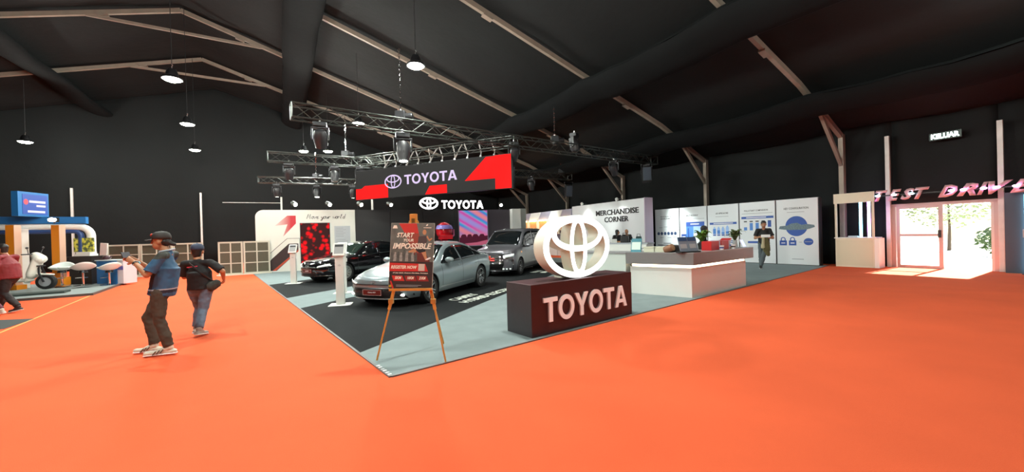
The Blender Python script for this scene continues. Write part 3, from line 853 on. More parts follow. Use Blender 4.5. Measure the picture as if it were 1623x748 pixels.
# ---------------------------------------------------------------- five information panels
PA = 122.6 - 180
names = ['first', 'second', 'third', 'fourth', 'fifth']
PR = Vector((7.78, 20.9, .012)); PD = Vector((math.cos(R(PA)), math.sin(R(PA)), 0))
pan_m = M('panel white', (.66, .68, .70), .45)
titles = ['TOYOTA GLOBAL\nENVIRONMENT', 'MULTI PATHWAY', 'xEV APPROACHES', 'POLLUTANT COMPARISON', 'HEV CONFIGURATION']
lab5 = ['white info panel with a row of six blue dots, next to the merchandise wall', 'white info panel with a large stepped blue block', 'white info panel with two dark blue headings and small blue cars', 'white info panel with rows of upright blue bars, behind the staff member', 'white info panel with a blue circle and car picture, nearest the test drive counter']
for i in range(5):
    t = thing('info_board', lab5[i], 'panel', PR + PD * (1.47 * i), PA, 'info panels in a row')
    w, h = 1.44, 2.64
    MB().bx(.02, w, 0, .32, .02, h).build('board', pan_m, t, bevel=.006)
    MB().bx(.0, w + .02, .02, .3, 0, .04).build('plinth', black, t)
    MB().bx(w, w + .03, .03, .3, .02, h - .01).build('joint', black, t)
    if i == 0:
        text('TOYOTA GLOBAL', .07, darkp, t, 'title', width=.75, x=.73, y=2.2, d=.002, bold=.02, align='CENTER')
        text('ENVIRONMENT', .07, darkp, t, 'title', width=.7, x=.73, y=2.09, d=.002, bold=.02, align='CENTER')
        for k in range(6):
            MB().prism(ell(.22 + k * .2, 1.35, .078, .085, 20), 0.001, .004, FR).build('blue_dot', M('navy print', (.02, .05, .13), .5), t)
        for k, (x_, z_) in enumerate(((.25, 1.65), (.55, 1.68), (.85, 1.62), (.95, 1.82), (.3, 1.12), (.75, 1.12), (1.1, 1.14))):
            MB().bx(x_, x_ + .22, -.003, 0, z_, z_ + .025).build('caption_line', greyp, t)
        MB().bx(.15, 1.3, -.003, 0, .72, .76).bx(.5, .95, -.003, 0, .82, .85).build('rule_line', darkp, t)
        for x_ in (.35, 1.2):
            MB().prism(ell(x_, .4, .09, .1, 18), 0.001, .004, FR).build('blue_dot', MATS['navy print'], t)
    elif i == 1:
        text(titles[1], .08, darkp, t, 'title', width=.62, x=.7, y=2.18, d=.002, bold=.02, align='CENTER')
        MB().bx(.12, 1.32, -.003, 0, 2.04, 2.06).build('caption_line', greyp, t)
        MB().bx(.36, 1.32, -.003, 0, 1.68, 1.9).build('heading_bar', bluep, t)
        text('xxx xxxxxx', .05, whitep, t, 'heading', width=.4, x=.85, y=1.76, d=.005, align='CENTER') if False else None
        MB().bx(.6, 1.05, -.005, -.003, 1.77, 1.81).build('heading_line', whitep, t)
        MB().bx(.36, .75, -.003, 0, .3, 1.68).build('blue_block', bluel, t)
        MB().bx(.75, 1.3, -.003, 0, 1.35, 1.68).build('pale_block', M('pale blue print', (.3, .45, .75), .5), t)
        MB().bx(.10, .36, -.003, 0, .3, 1.3).build('blue_block', bluep, t)
        for k in range(6):
            MB().bx(.14, .32, -.005, -.003, .5 + k * .13, .54 + k * .13).build('caption_line', whitep, t)
        MB().bx(.45, .52, -.005, -.003, .5, 1.6).build('blue_stripe', bluep, t)
    elif i == 2:
        text(titles[2], .08, darkp, t, 'title', width=.58, x=.7, y=2.2, d=.002, bold=.02, align='CENTER')
        MB().bx(.4, 1.0, -.003, 0, 2.08, 2.10).build('caption_line', greyp, t)
        for z_ in (1.72, .88):
            MB().bx(.12, 1.36, -.003, 0, z_, z_ + .1).build('heading_bar', bluep, t)
            MB().bx(.3, 1.2, -.005, -.003, z_ + .035, z_ + .065).build('heading_line', whitep, t)
        for k in range(4):
            x_ = .27 + k * .2
            hh = (.3, .22, .1, .15)[k]
            MB().prism([(x_, 1.28), (x_ + .14, 1.28), (x_ + .14, 1.52 + .05 * (k == 3)), (x_ + .09, 1.62 + .05 * (k == 3)), (x_ + .05, 1.62 + .05 * (k == 3)), (x_, 1.52 + .05 * (k == 3))], 0.001, .003, FR).build('car_outline', M('pale blue print', (.3, .45, .75), .5), t)
            MB().bx(x_, x_ + .14, -.005, -.003, 1.28, 1.28 + hh * .8).build('blue_fill', bluel, t)
            MB().bx(x_, x_ + .14, -.003, 0, 1.2, 1.26).build('caption_block', bluep, t)
        for k in range(4):
            x_ = .2 + k * .25
            MB().prism([(x_, .5), (x_ + .16, .5), (x_ + .16, .62 + .12 * (k == 3)), (x_ + .08, .72 + .12 * (k == 3)), (x_, .62 + .12 * (k == 3))], .001, .003, FR).build('car_icon', bluel if k != 3 else bluep, t)
    elif i == 3:
        text(titles[3], .07, darkp, t, 'title', width=.95, x=.7, y=2.24, d=.002, bold=.02, align='CENTER')
        MB().bx(.12, 1.35, -.003, 0, 2.14, 2.16).build('caption_line', greyp, t)
        MB().bx(.1, 1.38, -.003, 0, 1.92, 2.02).build('heading_bar', bluep, t)
        MB().bx(.3, 1.1, -.005, -.003, 1.955, 1.985).build('heading_line', whitep, t)
        for k in range(5):
            x_ = .2 + k * .24
            MB().bx(x_, x_ + .13, -.003, 0, 1.78, 1.83).build('caption_block', darkp, t)
            z0, z1 = ((1.42, 1.56), (1.42, 1.74), (1.42, 1.74), (1.55, 1.82), (1.55, 1.82))[k]
            MB().bx(x_, x_ + .13, -.003, 0, z0, z1).build('blue_bar', bluel if k < 3 else bluep, t)
        MB().bx(.35, .95, -.003, 0, .86, .95).build('heading_bar', bluep, t)
        for k in range(4):
            MB().bx(.4, .8 + .1 * (k % 2), -.003, 0, .75 - k * .05, .76 - k * .05).build('caption_line', greyp, t)
    else:
        text(titles[4], .085, darkp, t, 'title', width=.85, x=.72, y=2.22, d=.002, bold=.02, align='CENTER')
        MB().bx(.4, 1.0, -.003, 0, 2.1, 2.12).build('caption_line', greyp, t)
        MB().prism(ell(.72, 1.55, .38, .40, 40), .001, .003, FR).build('blue_disc', bluep, t)
        chs = M('chassis print', (.12, .17, .2), .4, .3, noise_s=18, noise_a=.6)
        MB().prism([(.10, 1.45), (.28, 1.42), (.45, 1.4), (1.0, 1.4), (1.18, 1.44), (1.34, 1.5), (1.32, 1.58), (1.1, 1.62), (.9, 1.6), (.75, 1.68), (.55, 1.66), (.4, 1.58), (.14, 1.56)], .003, .006, FR).build('car_picture', chs, t)
        for x_ in (.25, .58):
            MB().bx(x_ - .13, x_ + .13, -.003, 0, .78, .98).build('battery_icon', bluep, t)
            MB().annulus(ell(x_, 1.02, .09, .1, 16), ell(x_, 1.02, .055, .065, 16), .001, .003, FR).build('plug_icon', bluep, t)
            MB().bx(x_ - .07, x_ + .07, -.005, -.003, .86, .89).build('icon_line', whitep, t)
        MB().prism(ell(1.12, .93, .16, .14, 24), .001, .003, FR).build('blue_dot', bluep, t)
        MB().bx(.8, .9, -.003, 0, .9, .92).bx(1.0, 1.24, -.005, -.003, .92, .94).bx(.55, .95, -.003, 0, .22, .25).build('caption_line', greyp, t)

# ---------------------------------------------------------------- pedestal and giant emblem
pd = thing('sign_pedestal', 'dark maroon block pedestal with raised white lettering at the carpet edge', 'pedestal', B(2.14, .06, .012), BA - .5)
PL, PH, PDp = 2.43, .78, .60
maroon = M('maroon laminate', (.055, .018, .022), .5, noise_s=6, noise_a=.15)
MB().bx(0, PL, 0, PDp, 0, PH).build('block', [maroon], pd, bevel=.006)
MB().bx(-.006, .0, .002, PDp - .002, .002, PH - .002).build('side_face', M('charcoal laminate', (.035, .032, .036), .5, noise_s=6, noise_a=.15), pd)
lw = M('lightened blush letter', (.86, .76, .72), .5, emit=(.9, .78, .72), es=.3)  # faint self glow added to lighten the letters, which are no lamps
cap_word('TOYOTA', .37, 2.02, .22, .19, 0, .03, [lw, M('letter side', (.6, .5, .48), .5)], pd)
em = thing('giant_emblem', 'giant glowing white oval emblem standing on the maroon pedestal', 'emblem', B(2.14, .06, .012 + PH), BA - .5)
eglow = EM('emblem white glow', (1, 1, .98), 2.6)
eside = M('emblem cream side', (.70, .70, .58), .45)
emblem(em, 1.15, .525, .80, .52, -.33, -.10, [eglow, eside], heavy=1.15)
MB().bx(.95, 1.5, .14, .5, 0, .03).build('foot_plate', eside, em)

# ---------------------------------------------------------------- reception counter
rc = thing('reception_counter', 'white reception counter with grey overhanging top band and warm light strip', 'counter', (0, 0, .012), 0)
ca, cb, cc = Vector((3.99, 8.49)), Vector((6.29, 10.2)), Vector((2.80, 9.50))
xb = (cb - ca).normalized(); xl = (cc - ca).normalized()
nb = Vector((-xb.y, xb.x)); nl = Vector((xl.y, -xl.x))
def wedge(o_, in_, ex_r, ex_l):
    a = ca + xb * 0 + (nb * in_) / 1.0 + nl * 0
    a = ca + (xb + xl) * (in_ * .95)
    r = ca + xb * (2.86 + ex_r) + nb * in_
    l = ca + xl * (1.56 + ex_l) + nl * in_
    inn = .85
    r2 = ca + xb * (2.86 + ex_r) + nb * inn
    l2 = ca + xl * (1.56 + ex_l) + nl * inn
    c2 = ca + (xb + xl) * (inn * .95)
    return [tuple(a), tuple(r), tuple(r2), tuple(c2), tuple(l2), tuple(l)]
def poly2(mb, pts, z0, z1):
    a, r, r2, c2, l2, l = pts
    mb.prism([a, r, r2, c2], z0, z1, TOP).prism([a, c2, l2, l], z0, z1, TOP)
    return mb
poly2(MB(), wedge(0, .0, .22, .0), .735, 1.0).build('top_band', M('grey band', (.20, .19, .19), .45, noise_s=5, noise_a=.08), rc)
poly2(MB(), wedge(0, -.004, .225, .005), 1.0, 1.015).build('counter_top', M('grey counter top', (.30, .30, .31), .4), rc)
poly2(MB(), wedge(0, .10, -.02, -.06), 0.0, .665).build('body', white, rc)
poly2(MB(), wedge(0, .16, -.08, -.12), .665, .735).build('recess', white, rc)
w_ = wedge(0, .135, -.06, -.1)
warm = EM('warm strip glow', (1., .80, .56), 9.)
MB().bar((*w_[0], .70), (*w_[1], .70), .02, .05).build('light_strip', warm, rc)
MB().bar((*w_[0], .70), (*w_[5], .70), .02, .05).build('light_strip', warm, rc)
wcab = thing('white_cabinet', 'plain white cabinet continuing the reception counter behind the giant emblem', 'cabinet', (0, 0, .012), 0)
l_ = ca + xl * 1.58; l3 = ca + xl * 3.1
MB().prism([tuple(l_ + nl * .02), tuple(l3 + nl * .02), tuple(l3 + nl * .8), tuple(l_ + nl * .8)], 0, .98, TOP).build('body', M('mint white laminate', (.60, .66, .62), .45), wcab)
MB().prism([tuple(l_), tuple(l3), tuple(l3 + nl * .82), tuple(l_ + nl * .82)], .98, 1.0, TOP).build('cabinet_top', MATS['grey counter top'], wcab)

def on_r(a, dep):       # point on the counter's right wing: a along, dep inwards
    p = ca + xb * (a + (.32 if a < 2.2 else 0)) + nb * dep
    return (p.x, p.y, 1.027)
def on_l(a, dep):
    p = ca + xl * a + nl * dep
    return (p.x, p.y, 1.027)
angR = math.degrees(math.atan2(xb.y, xb.x)); angL = math.degrees(math.atan2(-xl.y, -xl.x))
# leaning QR-less sign card
t = thing('card_stand', 'leaning teal and white card stand at the free end of the grey counter', 'sign', on_l(1.36, .12), angL)
X = Matrix.Rotation(R(-14), 4, 'X')
MB().bx(-.13, .13, 0, .012, 0, .34, X).build('card', M('teal print', (.05, .22, .28), .4), t)
MB().bx(-.11, .11, -.004, 0, .06, .25, X).build('white_field', M('pale mint print', (.6, .75, .68), .5), t)
MB().bx(-.09, .09, .02, .12, 0, .02).build('foot', M('clear acrylic', (.6, .65, .68), .2), t)
for k, a in enumerate((1.02, .78)):
    t = thing('leaflet_box', ['cream leaflet box on the counter beside the grey tray', 'cream leaflet box on the counter beside the wooden roll'][k], 'box', on_l(a, .22), angL, 'cream leaflet boxes on the counter')
    MB().bx(-.14, .14, -.1, .1, 0, .115).build('body', M('cream card', (.62, .64, .50), .6), t, bevel=.006)
    MB().bx(-.145, .145, -.105, .105, .10, .13).build('lid', MATS['cream card'], t, bevel=.004)
t = thing('paper_tray', 'grey paper tray beside the teal card stand', 'tray', on_l(1.2, .3), angL)
MB().bx(-.16, .16, -.12, .12, 0, .02).bx(-.16, -.15, -.12, .12, 0, .09).bx(.15, .16, -.12, .12, 0, .09).bx(-.16, .16, .11, .12, 0, .09).build('shell', M('grey tray', (.3, .31, .33), .5), t)
MB().bx(-.145, .145, -.115, .105, .02, .07).build('paper_stack', M('paper', (.7, .7, .68), .7), t)
t = thing('wooden_roll', 'brown cylindrical tin lying on the counter', 'tin', on_l(.56, .11), angL)
X = Matrix.Translation((0, 0, .085)) @ Matrix.Rotation(R(70), 4, 'Y') @ Matrix.Rotation(R(15), 4, 'X')
MB().lathe([(.08, -.1), (.085, -.09), (.085, .1), (.08, .11)], 20, X).build('body', M('brown tin', (.22, .10, .05), .5), t, smooth=40)
MB().lathe([(.07, .111), (.02, .116)], 20, X).build('lid', M('tan lid', (.35, .2, .1), .5), t)
t = thing('black_case', 'low black box on the counter between tin and brochure rack', 'box', on_l(.38, .36), angL)
MB().bx(-.26, .26, -.12, .12, 0, .15).build('body', black, t, bevel=.01)
MB().bx(-.265, .265, -.125, .125, .12, .16).build('lid', M('soft black', (.025, .025, .025), .6), t, bevel=.008)
for k, (pp, an) in enumerate(((on_l(.5, .6), angL), (on_l(-.02, .55), angL))):
    t = thing('office_chair', ['black chair back showing behind the cream leaflet boxes', 'black chair back showing behind the black box'][k], 'chair', (pp[0], pp[1] + (.7 if k == 0 else 1.25), .012), an, 'chairs behind the counter')
    MB().prism([(-.2, .62), (.2, .62), (.24, .95), (.15, 1.10), (-.15, 1.10), (-.24, .95)], -.03, .03, FR).build('backrest', black, t, bevel=.02)
    MB().bx(-.22, .22, -.22, .22, .45, .52).build('seat', black, t, bevel=.03)
    MB().tube([(0, 0, .06), (0, 0, .46)], .03, 8).build('stem', blackm, t)
    for q in range(5):
        a = q * 2 * math.pi / 5
        MB().bar((0, 0, .08), (.28 * math.cos(a), .28 * math.sin(a), .03), .05, .04).build('leg', blackm, t)
t = thing('brochure_rack', 'tilted rack of two blue grey brochures at the counter corner', 'rack', on_r(-.20, .14), angR - 18)
X = Matrix.Rotation(R(-16), 4, 'X')
for k in (-1, 1):
    b_ = MB().bx(k * .13 - .12, k * .13 + .12, 0, .02, .02, .36, X).build('brochure', M('slate brochure', (.16, .19, .24), .4), t)
    MB().bx(k * .13 - .12, k * .13 + .12, -.003, 0, .27, .36, X).build('navy_header', M('navy print', (.02, .05, .13), .5), b_)
    MB().bx(k * .13 - .10, k * .13 + .08, -.003, 0, .1, .2, X).build('pale_block', greyp, b_)
MB().bx(-.27, .27, -.04, .14, 0, .03).build('foot', black, t)
for k, a in enumerate((.92, 1.42)):
    t = thing('gift_box', ['red gift box with grey ribbon, closest to the brochure rack', 'red gift box with open flap, closest to the vase'][k], 'box', on_r(a, .22), angR, 'red gift boxes on the counter')
    MB().bx(-.22, .22, -.12, .12, 0, .22).build('body', M('red card', (.50, .012, .012), .45), t, bevel=.005)
    MB().bx(.16, .21, -.125, .125, 0, .225).build('ribbon', M('grey ribbon', (.4, .42, .5), .4), t)
    if k: MB().add([(.2, -.12, .22), (.2, .12, .22), (.33, .12, .27), (.33, -.12, .27), (.2, -.12, .215), (.2, .12, .215), (.33, .12, .265), (.33, -.12, .265)], [(0, 3, 2, 1), (4, 5, 6, 7), (0, 1, 5, 4), (1, 2, 6, 5), (2, 3, 7, 6), (3, 0, 4, 7)]).build('flap', MATS['red card'], t)
for k, (a, dp) in enumerate(((1.12, .06), (1.78, .08))):
    t = thing('white_cup', ['small white cup with blue mark in front of the red gift boxes', 'small white cup with dark band beside the snacks'][k], 'cup', on_r(a, dp), angR, 'cups on the counter')
    MB().lathe([(.045, 0), (.055, .11), (.05, .11), (.042, .012)], 18).build('body', whitep, t, smooth=40)
    MB().lathe([(.0512, .04), (.0532, .07)], 18, cap=False).build('printed_band', bluep if k == 0 else darkp, t)
def plant(p, label, leaf_m, pot, n, hh, sp, vase=False):
    t = thing('potted_plant', label, 'plant', p, 0, 'plants on the counter')
    if vase:
        MB().lathe([(.05, 0), (.065, .05), (.05, .16), (.06, .2), (.05, .2), (.04, .15)], 18).build('vase', M('clear vase', (.45, .48, .48), .15), t, smooth=50)
    else:
        MB().lathe([(.09, 0), (.12, .16), (.11, .16), (.10, .13)], 18).build('pot', pot, t, smooth=40)
    z0 = .17
    for i in range(n):
        a = i * 2.4; l = sp * (.55 + .45 * random.random()); up = hh * (.5 + .5 * random.random())
        d = Vector((math.cos(a), math.sin(a), 0)); s_ = Vector((-d.y, d.x, 0)) * (.035 + .02 * random.random())
        pts = [Vector((0, 0, z0)) + d * l * f + Vector((0, 0, up * (1 - (1 - f) ** 2) - (.10 * f ** 3))) for f in (0, .3, .6, .85, 1)]
        wv_ = (.25, .8, 1, .6, .02)
        mb = MB().grid([[q - s_ * k, q + Vector((0, 0, .008)), q + s_ * k] for q, k in zip(pts, wv_)])
        mb.build('leaf', leaf_m, t, smooth=60)
plant(on_r(1.15, .55), 'bushy green plant behind the brochure rack', M('fresh leaf', (.10, .20, .025), .45), black, 26, .42, .26)
plant(on_r(2.72, .3), 'spiky dark green plant in a clear vase at the far end of the counter', M('olive leaf', (.07, .10, .03), .5), black, 22, .40, .26, True)
for k in range(4):
    o = MB().ball((0, 0, .03), (.05, .035, .03), 10, 6).build('snack_roll', M('pastry', (.5, .28, .1), .6), loc=Vector(on_r(1.86 + k * .055, .2 + .03 * (k % 2))), smooth=60)
    tag(o, ['golden snack closest to the cup', 'second golden snack from the cup', 'third golden snack from the cup', 'golden snack closest to the vase'][k] + ' in the heap on the counter', 'snack', 'snacks heaped on the counter')
t = thing('table_display', 'small tilted lit display at the outer end of the counter', 'display', on_r(2.93, .14), angR)
X = Matrix.Rotation(R(-25), 4, 'X')
MB().bx(-.1, .1, 0, .02, 0, .24, X).build('housing', white, t)
MB().bx(-.085, .085, -.004, 0, .02, .22, X).build('lit_face', EM('lilac display', (.65, .7, 1.), 1.5), t)
laptop(on_r(2.35, .5), angR + 180, 'grey laptop turned away behind the vase on the counter')
laptop(on_r(.28, .62), angR + 180, 'open laptop behind the brochure rack in front of the woman')

# ---------------------------------------------------------------- easel with poster
ez = thing('easel', 'wooden tripod easel standing on the near carpet corner', 'easel', (-1.28, 4.79, .012), 0)
eX = lambda x, y: Vector((x + 1.28, y - 4.79, 0))
fl, fr_, bk = eX(-1.74, 4.83), eX(-.85, 4.69), eX(-1.02, 5.5)
apex = Vector((.03, .13, 1.74))
for f, hi in ((fl, Vector((-.02, .0, 0))), (fr_, Vector((.02, 0, 0)))):
    m_ = f.lerp(apex + hi * 2, .42)
    MB().bar(f, m_, .018, .022, (0, 1, 0)).build('lower_leg', wood, ez)
    MB().bar(f.lerp(apex + hi * 2, .36), apex + hi * 2, .036, .03, (0, 1, 0)).build('leg', wood, ez, bevel=.004)
    MB().bx(-.03, .03, -.025, .025, -.03, .03, Matrix.Translation(m_)).build('clamp', M('brass clamp', (.5, .3, .08), .4, .5), ez, bevel=.005)
MB().bar(bk, bk.lerp(apex, .4), .018, .022, (0, 1, 0)).build('lower_leg', wood, ez)
MB().bar(bk.lerp(apex, .36), apex, .034, .03, (0, 1, 0)).build('leg', wood, ez, bevel=.004)
MB().bx(-.045, .045, -.03, .03, -.06, .09, Matrix.Translation(apex)).build('head_block', wood, ez, bevel=.006)
MB().bx(-.02, .02, -.036, -.03, -.03, .03, Matrix.Translation(apex)).build('clip', M('dark brass', (.2, .12, .03), .4, .5), ez)
MB().bar(Vector((-.27, .02, .885)), Vector((.27, -.04, .885)), .05, .03).build('shelf_rail', wood, ez, bevel=.004)
ps = thing('poster_board', 'printed poster board with red running event artwork resting on the easel', 'poster', (-1.28 - .285, 4.79 + .015, .91), -4)
X = Matrix.Rotation(R(-7), 4, 'X') @ Matrix.Rotation(R(2.0), 4, 'Y')
PWd, PHt = .56, .83
XF = lambda x, y, d: X @ Vector((x, -d, y))
def pp_(poly, d, name, m):
    return MB().prism(poly, d - .002, d, XF).build(name, m, ps)
MB().prism([(0, 0), (PWd, 0), (PWd, PHt), (0, PHt)], -.012, 0, XF).build('board', M('pale board edge', (.6, .58, .5), .6), ps)
photo = M('grey photo print', (.14, .15, .13), .5, noise_s=9, noise_a=.55)
pp_([(.003, .34), (PWd - .003, .34), (PWd - .003, PHt - .003), (.003, PHt - .003)], .002, 'photo_print', photo)
pp_([(.003, .003), (PWd - .003, .003), (PWd - .003, .34), (.003, .34)], .002, 'dark_field', M('dark poster print', (.035, .022, .02), .5))
rp = M('poster red', (.60, .035, .025), .45)
mr_ = M('poster maroon', (.14, .025, .018), .5)
pp_([(.10, PHt - .005), (.33, PHt - .005), (.36, .70), (.18, .70)], .003, 'red_band', rp)
pp_([(.18, .70), (.36, .70), (.46, .45), (.30, .45)], .003, 'red_band', M('poster brick', (.33, .06, .035), .5))
pp_([(.30, .45), (.46, .45), (.52, .34), (.34, .34)], .003, 'maroon_band', mr_)
crowd = M('crowd print', (.30, .31, .28), .6, noise_s=30, noise_a=.6)
for i in range(9):
    x_ = .03 + i * .038
    hh = .06 + .06 * random.random()
    MB().prism([(x_ - .02, .345), (x_ + .02, .345), (x_ + .017, .345 + hh), (x_ + .008, .36 + hh), (x_ - .008, .36 + hh), (x_ - .017, .345 + hh)], .002, .0035 + .0002 * (i % 3), XF).prism(ell(x_ + .003, .372 + hh, .011, .014, 12), .002, .0036 + .0002 * (i % 3), XF).build('spectator_print', crowd if i % 2 else M('dim crowd print', (.09, .10, .09), .6, noise_s=30, noise_a=.5), ps)
skin_p = M('skin print', (.55, .27, .13), .6); shirt_p = M('shirt print', (.07, .05, .05), .6)
pp_(ell(.435, .715, .025, .033, 16), .005, 'runner_head_print', skin_p)
pp_([(.36, .66), (.46, .67), (.47, .60), (.44, .52), (.35, .53)], .005, 'runner_shirt_print', shirt_p)
pp_([(.35, .53), (.44, .53), (.46, .47), (.38, .45), (.33, .49)], .0055, 'runner_shorts_print', darkp)
pp_([(.40, .47), (.46, .48), (.475, .40), (.49, .36), (.46, .36), (.44, .40)], .005, 'runner_leg_print', skin_p)
pp_([(.36, .5), (.33, .46), (.24, .455), (.24, .475), (.31, .50)], .005, 'runner_leg_print', skin_p)
pp_([(.455, .365), (.49, .365), (.53, .385), (.52, .40), (.48, .385)], .006, 'runner_shoe_print', whitep)
pp_([(.46, .655), (.50, .60), (.54, .63), (.53, .645), (.50, .625), (.475, .67)], .005, 'runner_arm_print', skin_p)
lt = M('poster white', (.92, .86, .72), .5)
kk = dict(xf=XF, shear=.25, bold=.035)
text('START', .062, lt, ps, 'poster_lettering', width=.225, x=.08, y=.645, d=.008, **kk)
text('YOUR', .038, lt, ps, 'poster_lettering', width=.13, x=.17, y=.592, d=.008, **kk)
text('IMPOSSIBLE', .075, lt, ps, 'poster_lettering', width=.50, x=.035, y=.50, d=.008, **kk)
pp_([(.003, .22), (.50, .22), (.46, .315), (.003, .325)], .004, 'red_banner', rp)
text('REGISTER NOW', .043, lt, ps, 'poster_lettering', width=.335, x=.025, y=.25, d=.008, **kk)
pp_([(.375, .228), (.455, .228), (.455, .315), (.375, .315)], .006, 'pale_square', M('pale print', (.6, .56, .48), .6))
text('27 July 2025, Dataran Merdeka, Putrajaya', .016, lt, ps, 'poster_lettering', width=.45, x=.05, y=.19, d=.006, **kk)
for k, (x_, s_) in enumerate(((.05, '5KM'), (.21, '10KM'), (.36, '21KM'))):
    pp_([(x_ - .01, .165), (x_ + .125, .165), (x_ + .155, .10), (x_ + .015, .10)], .004, 'red_tab', rp if k == 0 else M('poster dark red', (.3, .02, .015), .5))
    text(s_, .036, lt, ps, 'poster_lettering', width=.085, x=x_ + .03, y=.12, d=.007, **kk)
pp_([(.05, .003), (.075, .003), (.035, .10), (.02, .10)], .004, 'red_slash', rp)
pp_([(.10, .03), (.38, .03), (.38, .036), (.10, .036)], .004, 'caption_line', greyp)
pp_([(.10, .045), (.42, .045), (.42, .051), (.10, .051)], .004, 'caption_line', greyp)
pp_(ell(.025, .035, .018, .016, 14), .005, 'gold_mark', M('gold print', (.5, .35, .03), .5))
pp_([(.02, .76), (.085, .76), (.07, .80), (.035, .80)], .004, 'crest_mark', lt)
pp_([(.45, .79), (.475, .80), (.475, .82), (.455, .81)], .004, 'crest_mark', lt)
pp_([(.42, .768), (.52, .768), (.52, .775), (.42, .775)], .004, 'caption_line', lt)

# ---------------------------------------------------------------- info kiosks
def kiosk(p, rz, label, h=1.28):
    t = thing('info_kiosk', label, 'kiosk', p, rz, 'white tablet kiosks in front of the cars')
    MB().bx(-.24, .24, -.2, .2, 0, .015).build('base_plate', white, t, bevel=.003)
    MB().bx(-.09, .09, -.06, .06, .015, h - .1).build('post', cream if False else M('kiosk white', (.74, .75, .70), .4), t, bevel=.006)
    X = Matrix.Translation((0, -.02, h)) @ Matrix.Rotation(R(-32), 4, 'X')
    hd = MB().bx(-.13, .13, -.03, .02, -.17, .17, X).build('tablet_case', MATS['kiosk white'], t, bevel=.012)
    MB().bx(-.1, .1, -.034, -.03, -.12, .13, X).build('display', M('kiosk display', (.35, .36, .36), .2), hd)
    MB().bx(-.09, .09, -.036, -.034, .06, .12, X).build('dark_header', darkp, hd)
    MB().bx(.09, .12, -.02, .02, .88, .98).build('side_box', white, t)
    emblem(t, 0, .92, .03, .02, .061, .064, [greyp])
kiosk((-4.02, 8.94, .016), 14, 'white tablet kiosk in front of the silver sedan')
kiosk((-4.84, 10.95, .012), 12, 'white tablet kiosk almost hidden behind the one at the silver sedan')
kiosk((-7.74, 13.58, .016), 12, 'white tablet kiosk in front of the black sedan', 1.22)
# floor lettering
ftm = M('floor lettering white', (.72, .76, .68), .6)
def FXF(o_, d_, n_):
    return lambda x, y, d: o_ + d_ * x + n_ * y + Vector((0, 0, .0175 + d))
fo = Vector((-1.0, 8.72, 0)); fd = Vector((.45, .89, 0)).normalized(); fn = Vector((-fd.y, fd.x, 0))
f1 = thing('floor_lettering', 'white floor lettering beside the silver sedan', 'lettering', (0, 0, 0))
text('CAMRY', .30, ftm, f1, 'word', width=1.05, x=.15, y=.46, xf=FXF(fo, fd, fn), bold=.03)
text('HYBRID ELECTRIC', .28, ftm, f1, 'word', width=2.5, x=0, y=.04, xf=FXF(fo, fd, fn), bold=.03)
f2 = thing('floor_lettering', 'short white floor lettering beside the grey van', 'lettering', (0, 0, 0))
mbx = MB()
fo2 = Vector((1.25, 14.9, 0)); xf2 = FXF(fo2, fd, fn)
for k in range(2):
    for j in range(4):
        q = MB().prism([(j * .22, k * .4), (j * .22 + .17, k * .4), (j * .22 + .17, k * .4 + .26), (j * .22, k * .4 + .26)], 0, .001, xf2).build('letter', ftm, f2)
# ---------------------------------------------------------------- cars
def pchip(tab):
    xs = [p[0] for p in tab]; ys = [p[1] for p in tab]
    n = len(xs)
    d = [(ys[i + 1] - ys[i]) / (xs[i + 1] - xs[i]) for i in range(n - 1)]
    m = [d[0]] + [0 if d[i - 1] * d[i] <= 0 else 2 * d[i - 1] * d[i] / (d[i - 1] + d[i]) for i in range(1, n - 1)] + [d[-1]]
    def f(x):
        if x <= xs[0]: return ys[0]
        if x >= xs[-1]: return ys[-1]
        i = max(k for k in range(n) if xs[k] <= x)
        i = min(i, n - 2)
        h = xs[i + 1] - xs[i]; t = (x - xs[i]) / h
        return ((2 * t ** 3 - 3 * t ** 2 + 1) * ys[i] + (t ** 3 - 2 * t ** 2 + t) * h * m[i] + (-2 * t ** 3 + 3 * t ** 2) * ys[i + 1] + (t ** 3 - t ** 2) * h * m[i + 1])
    return f

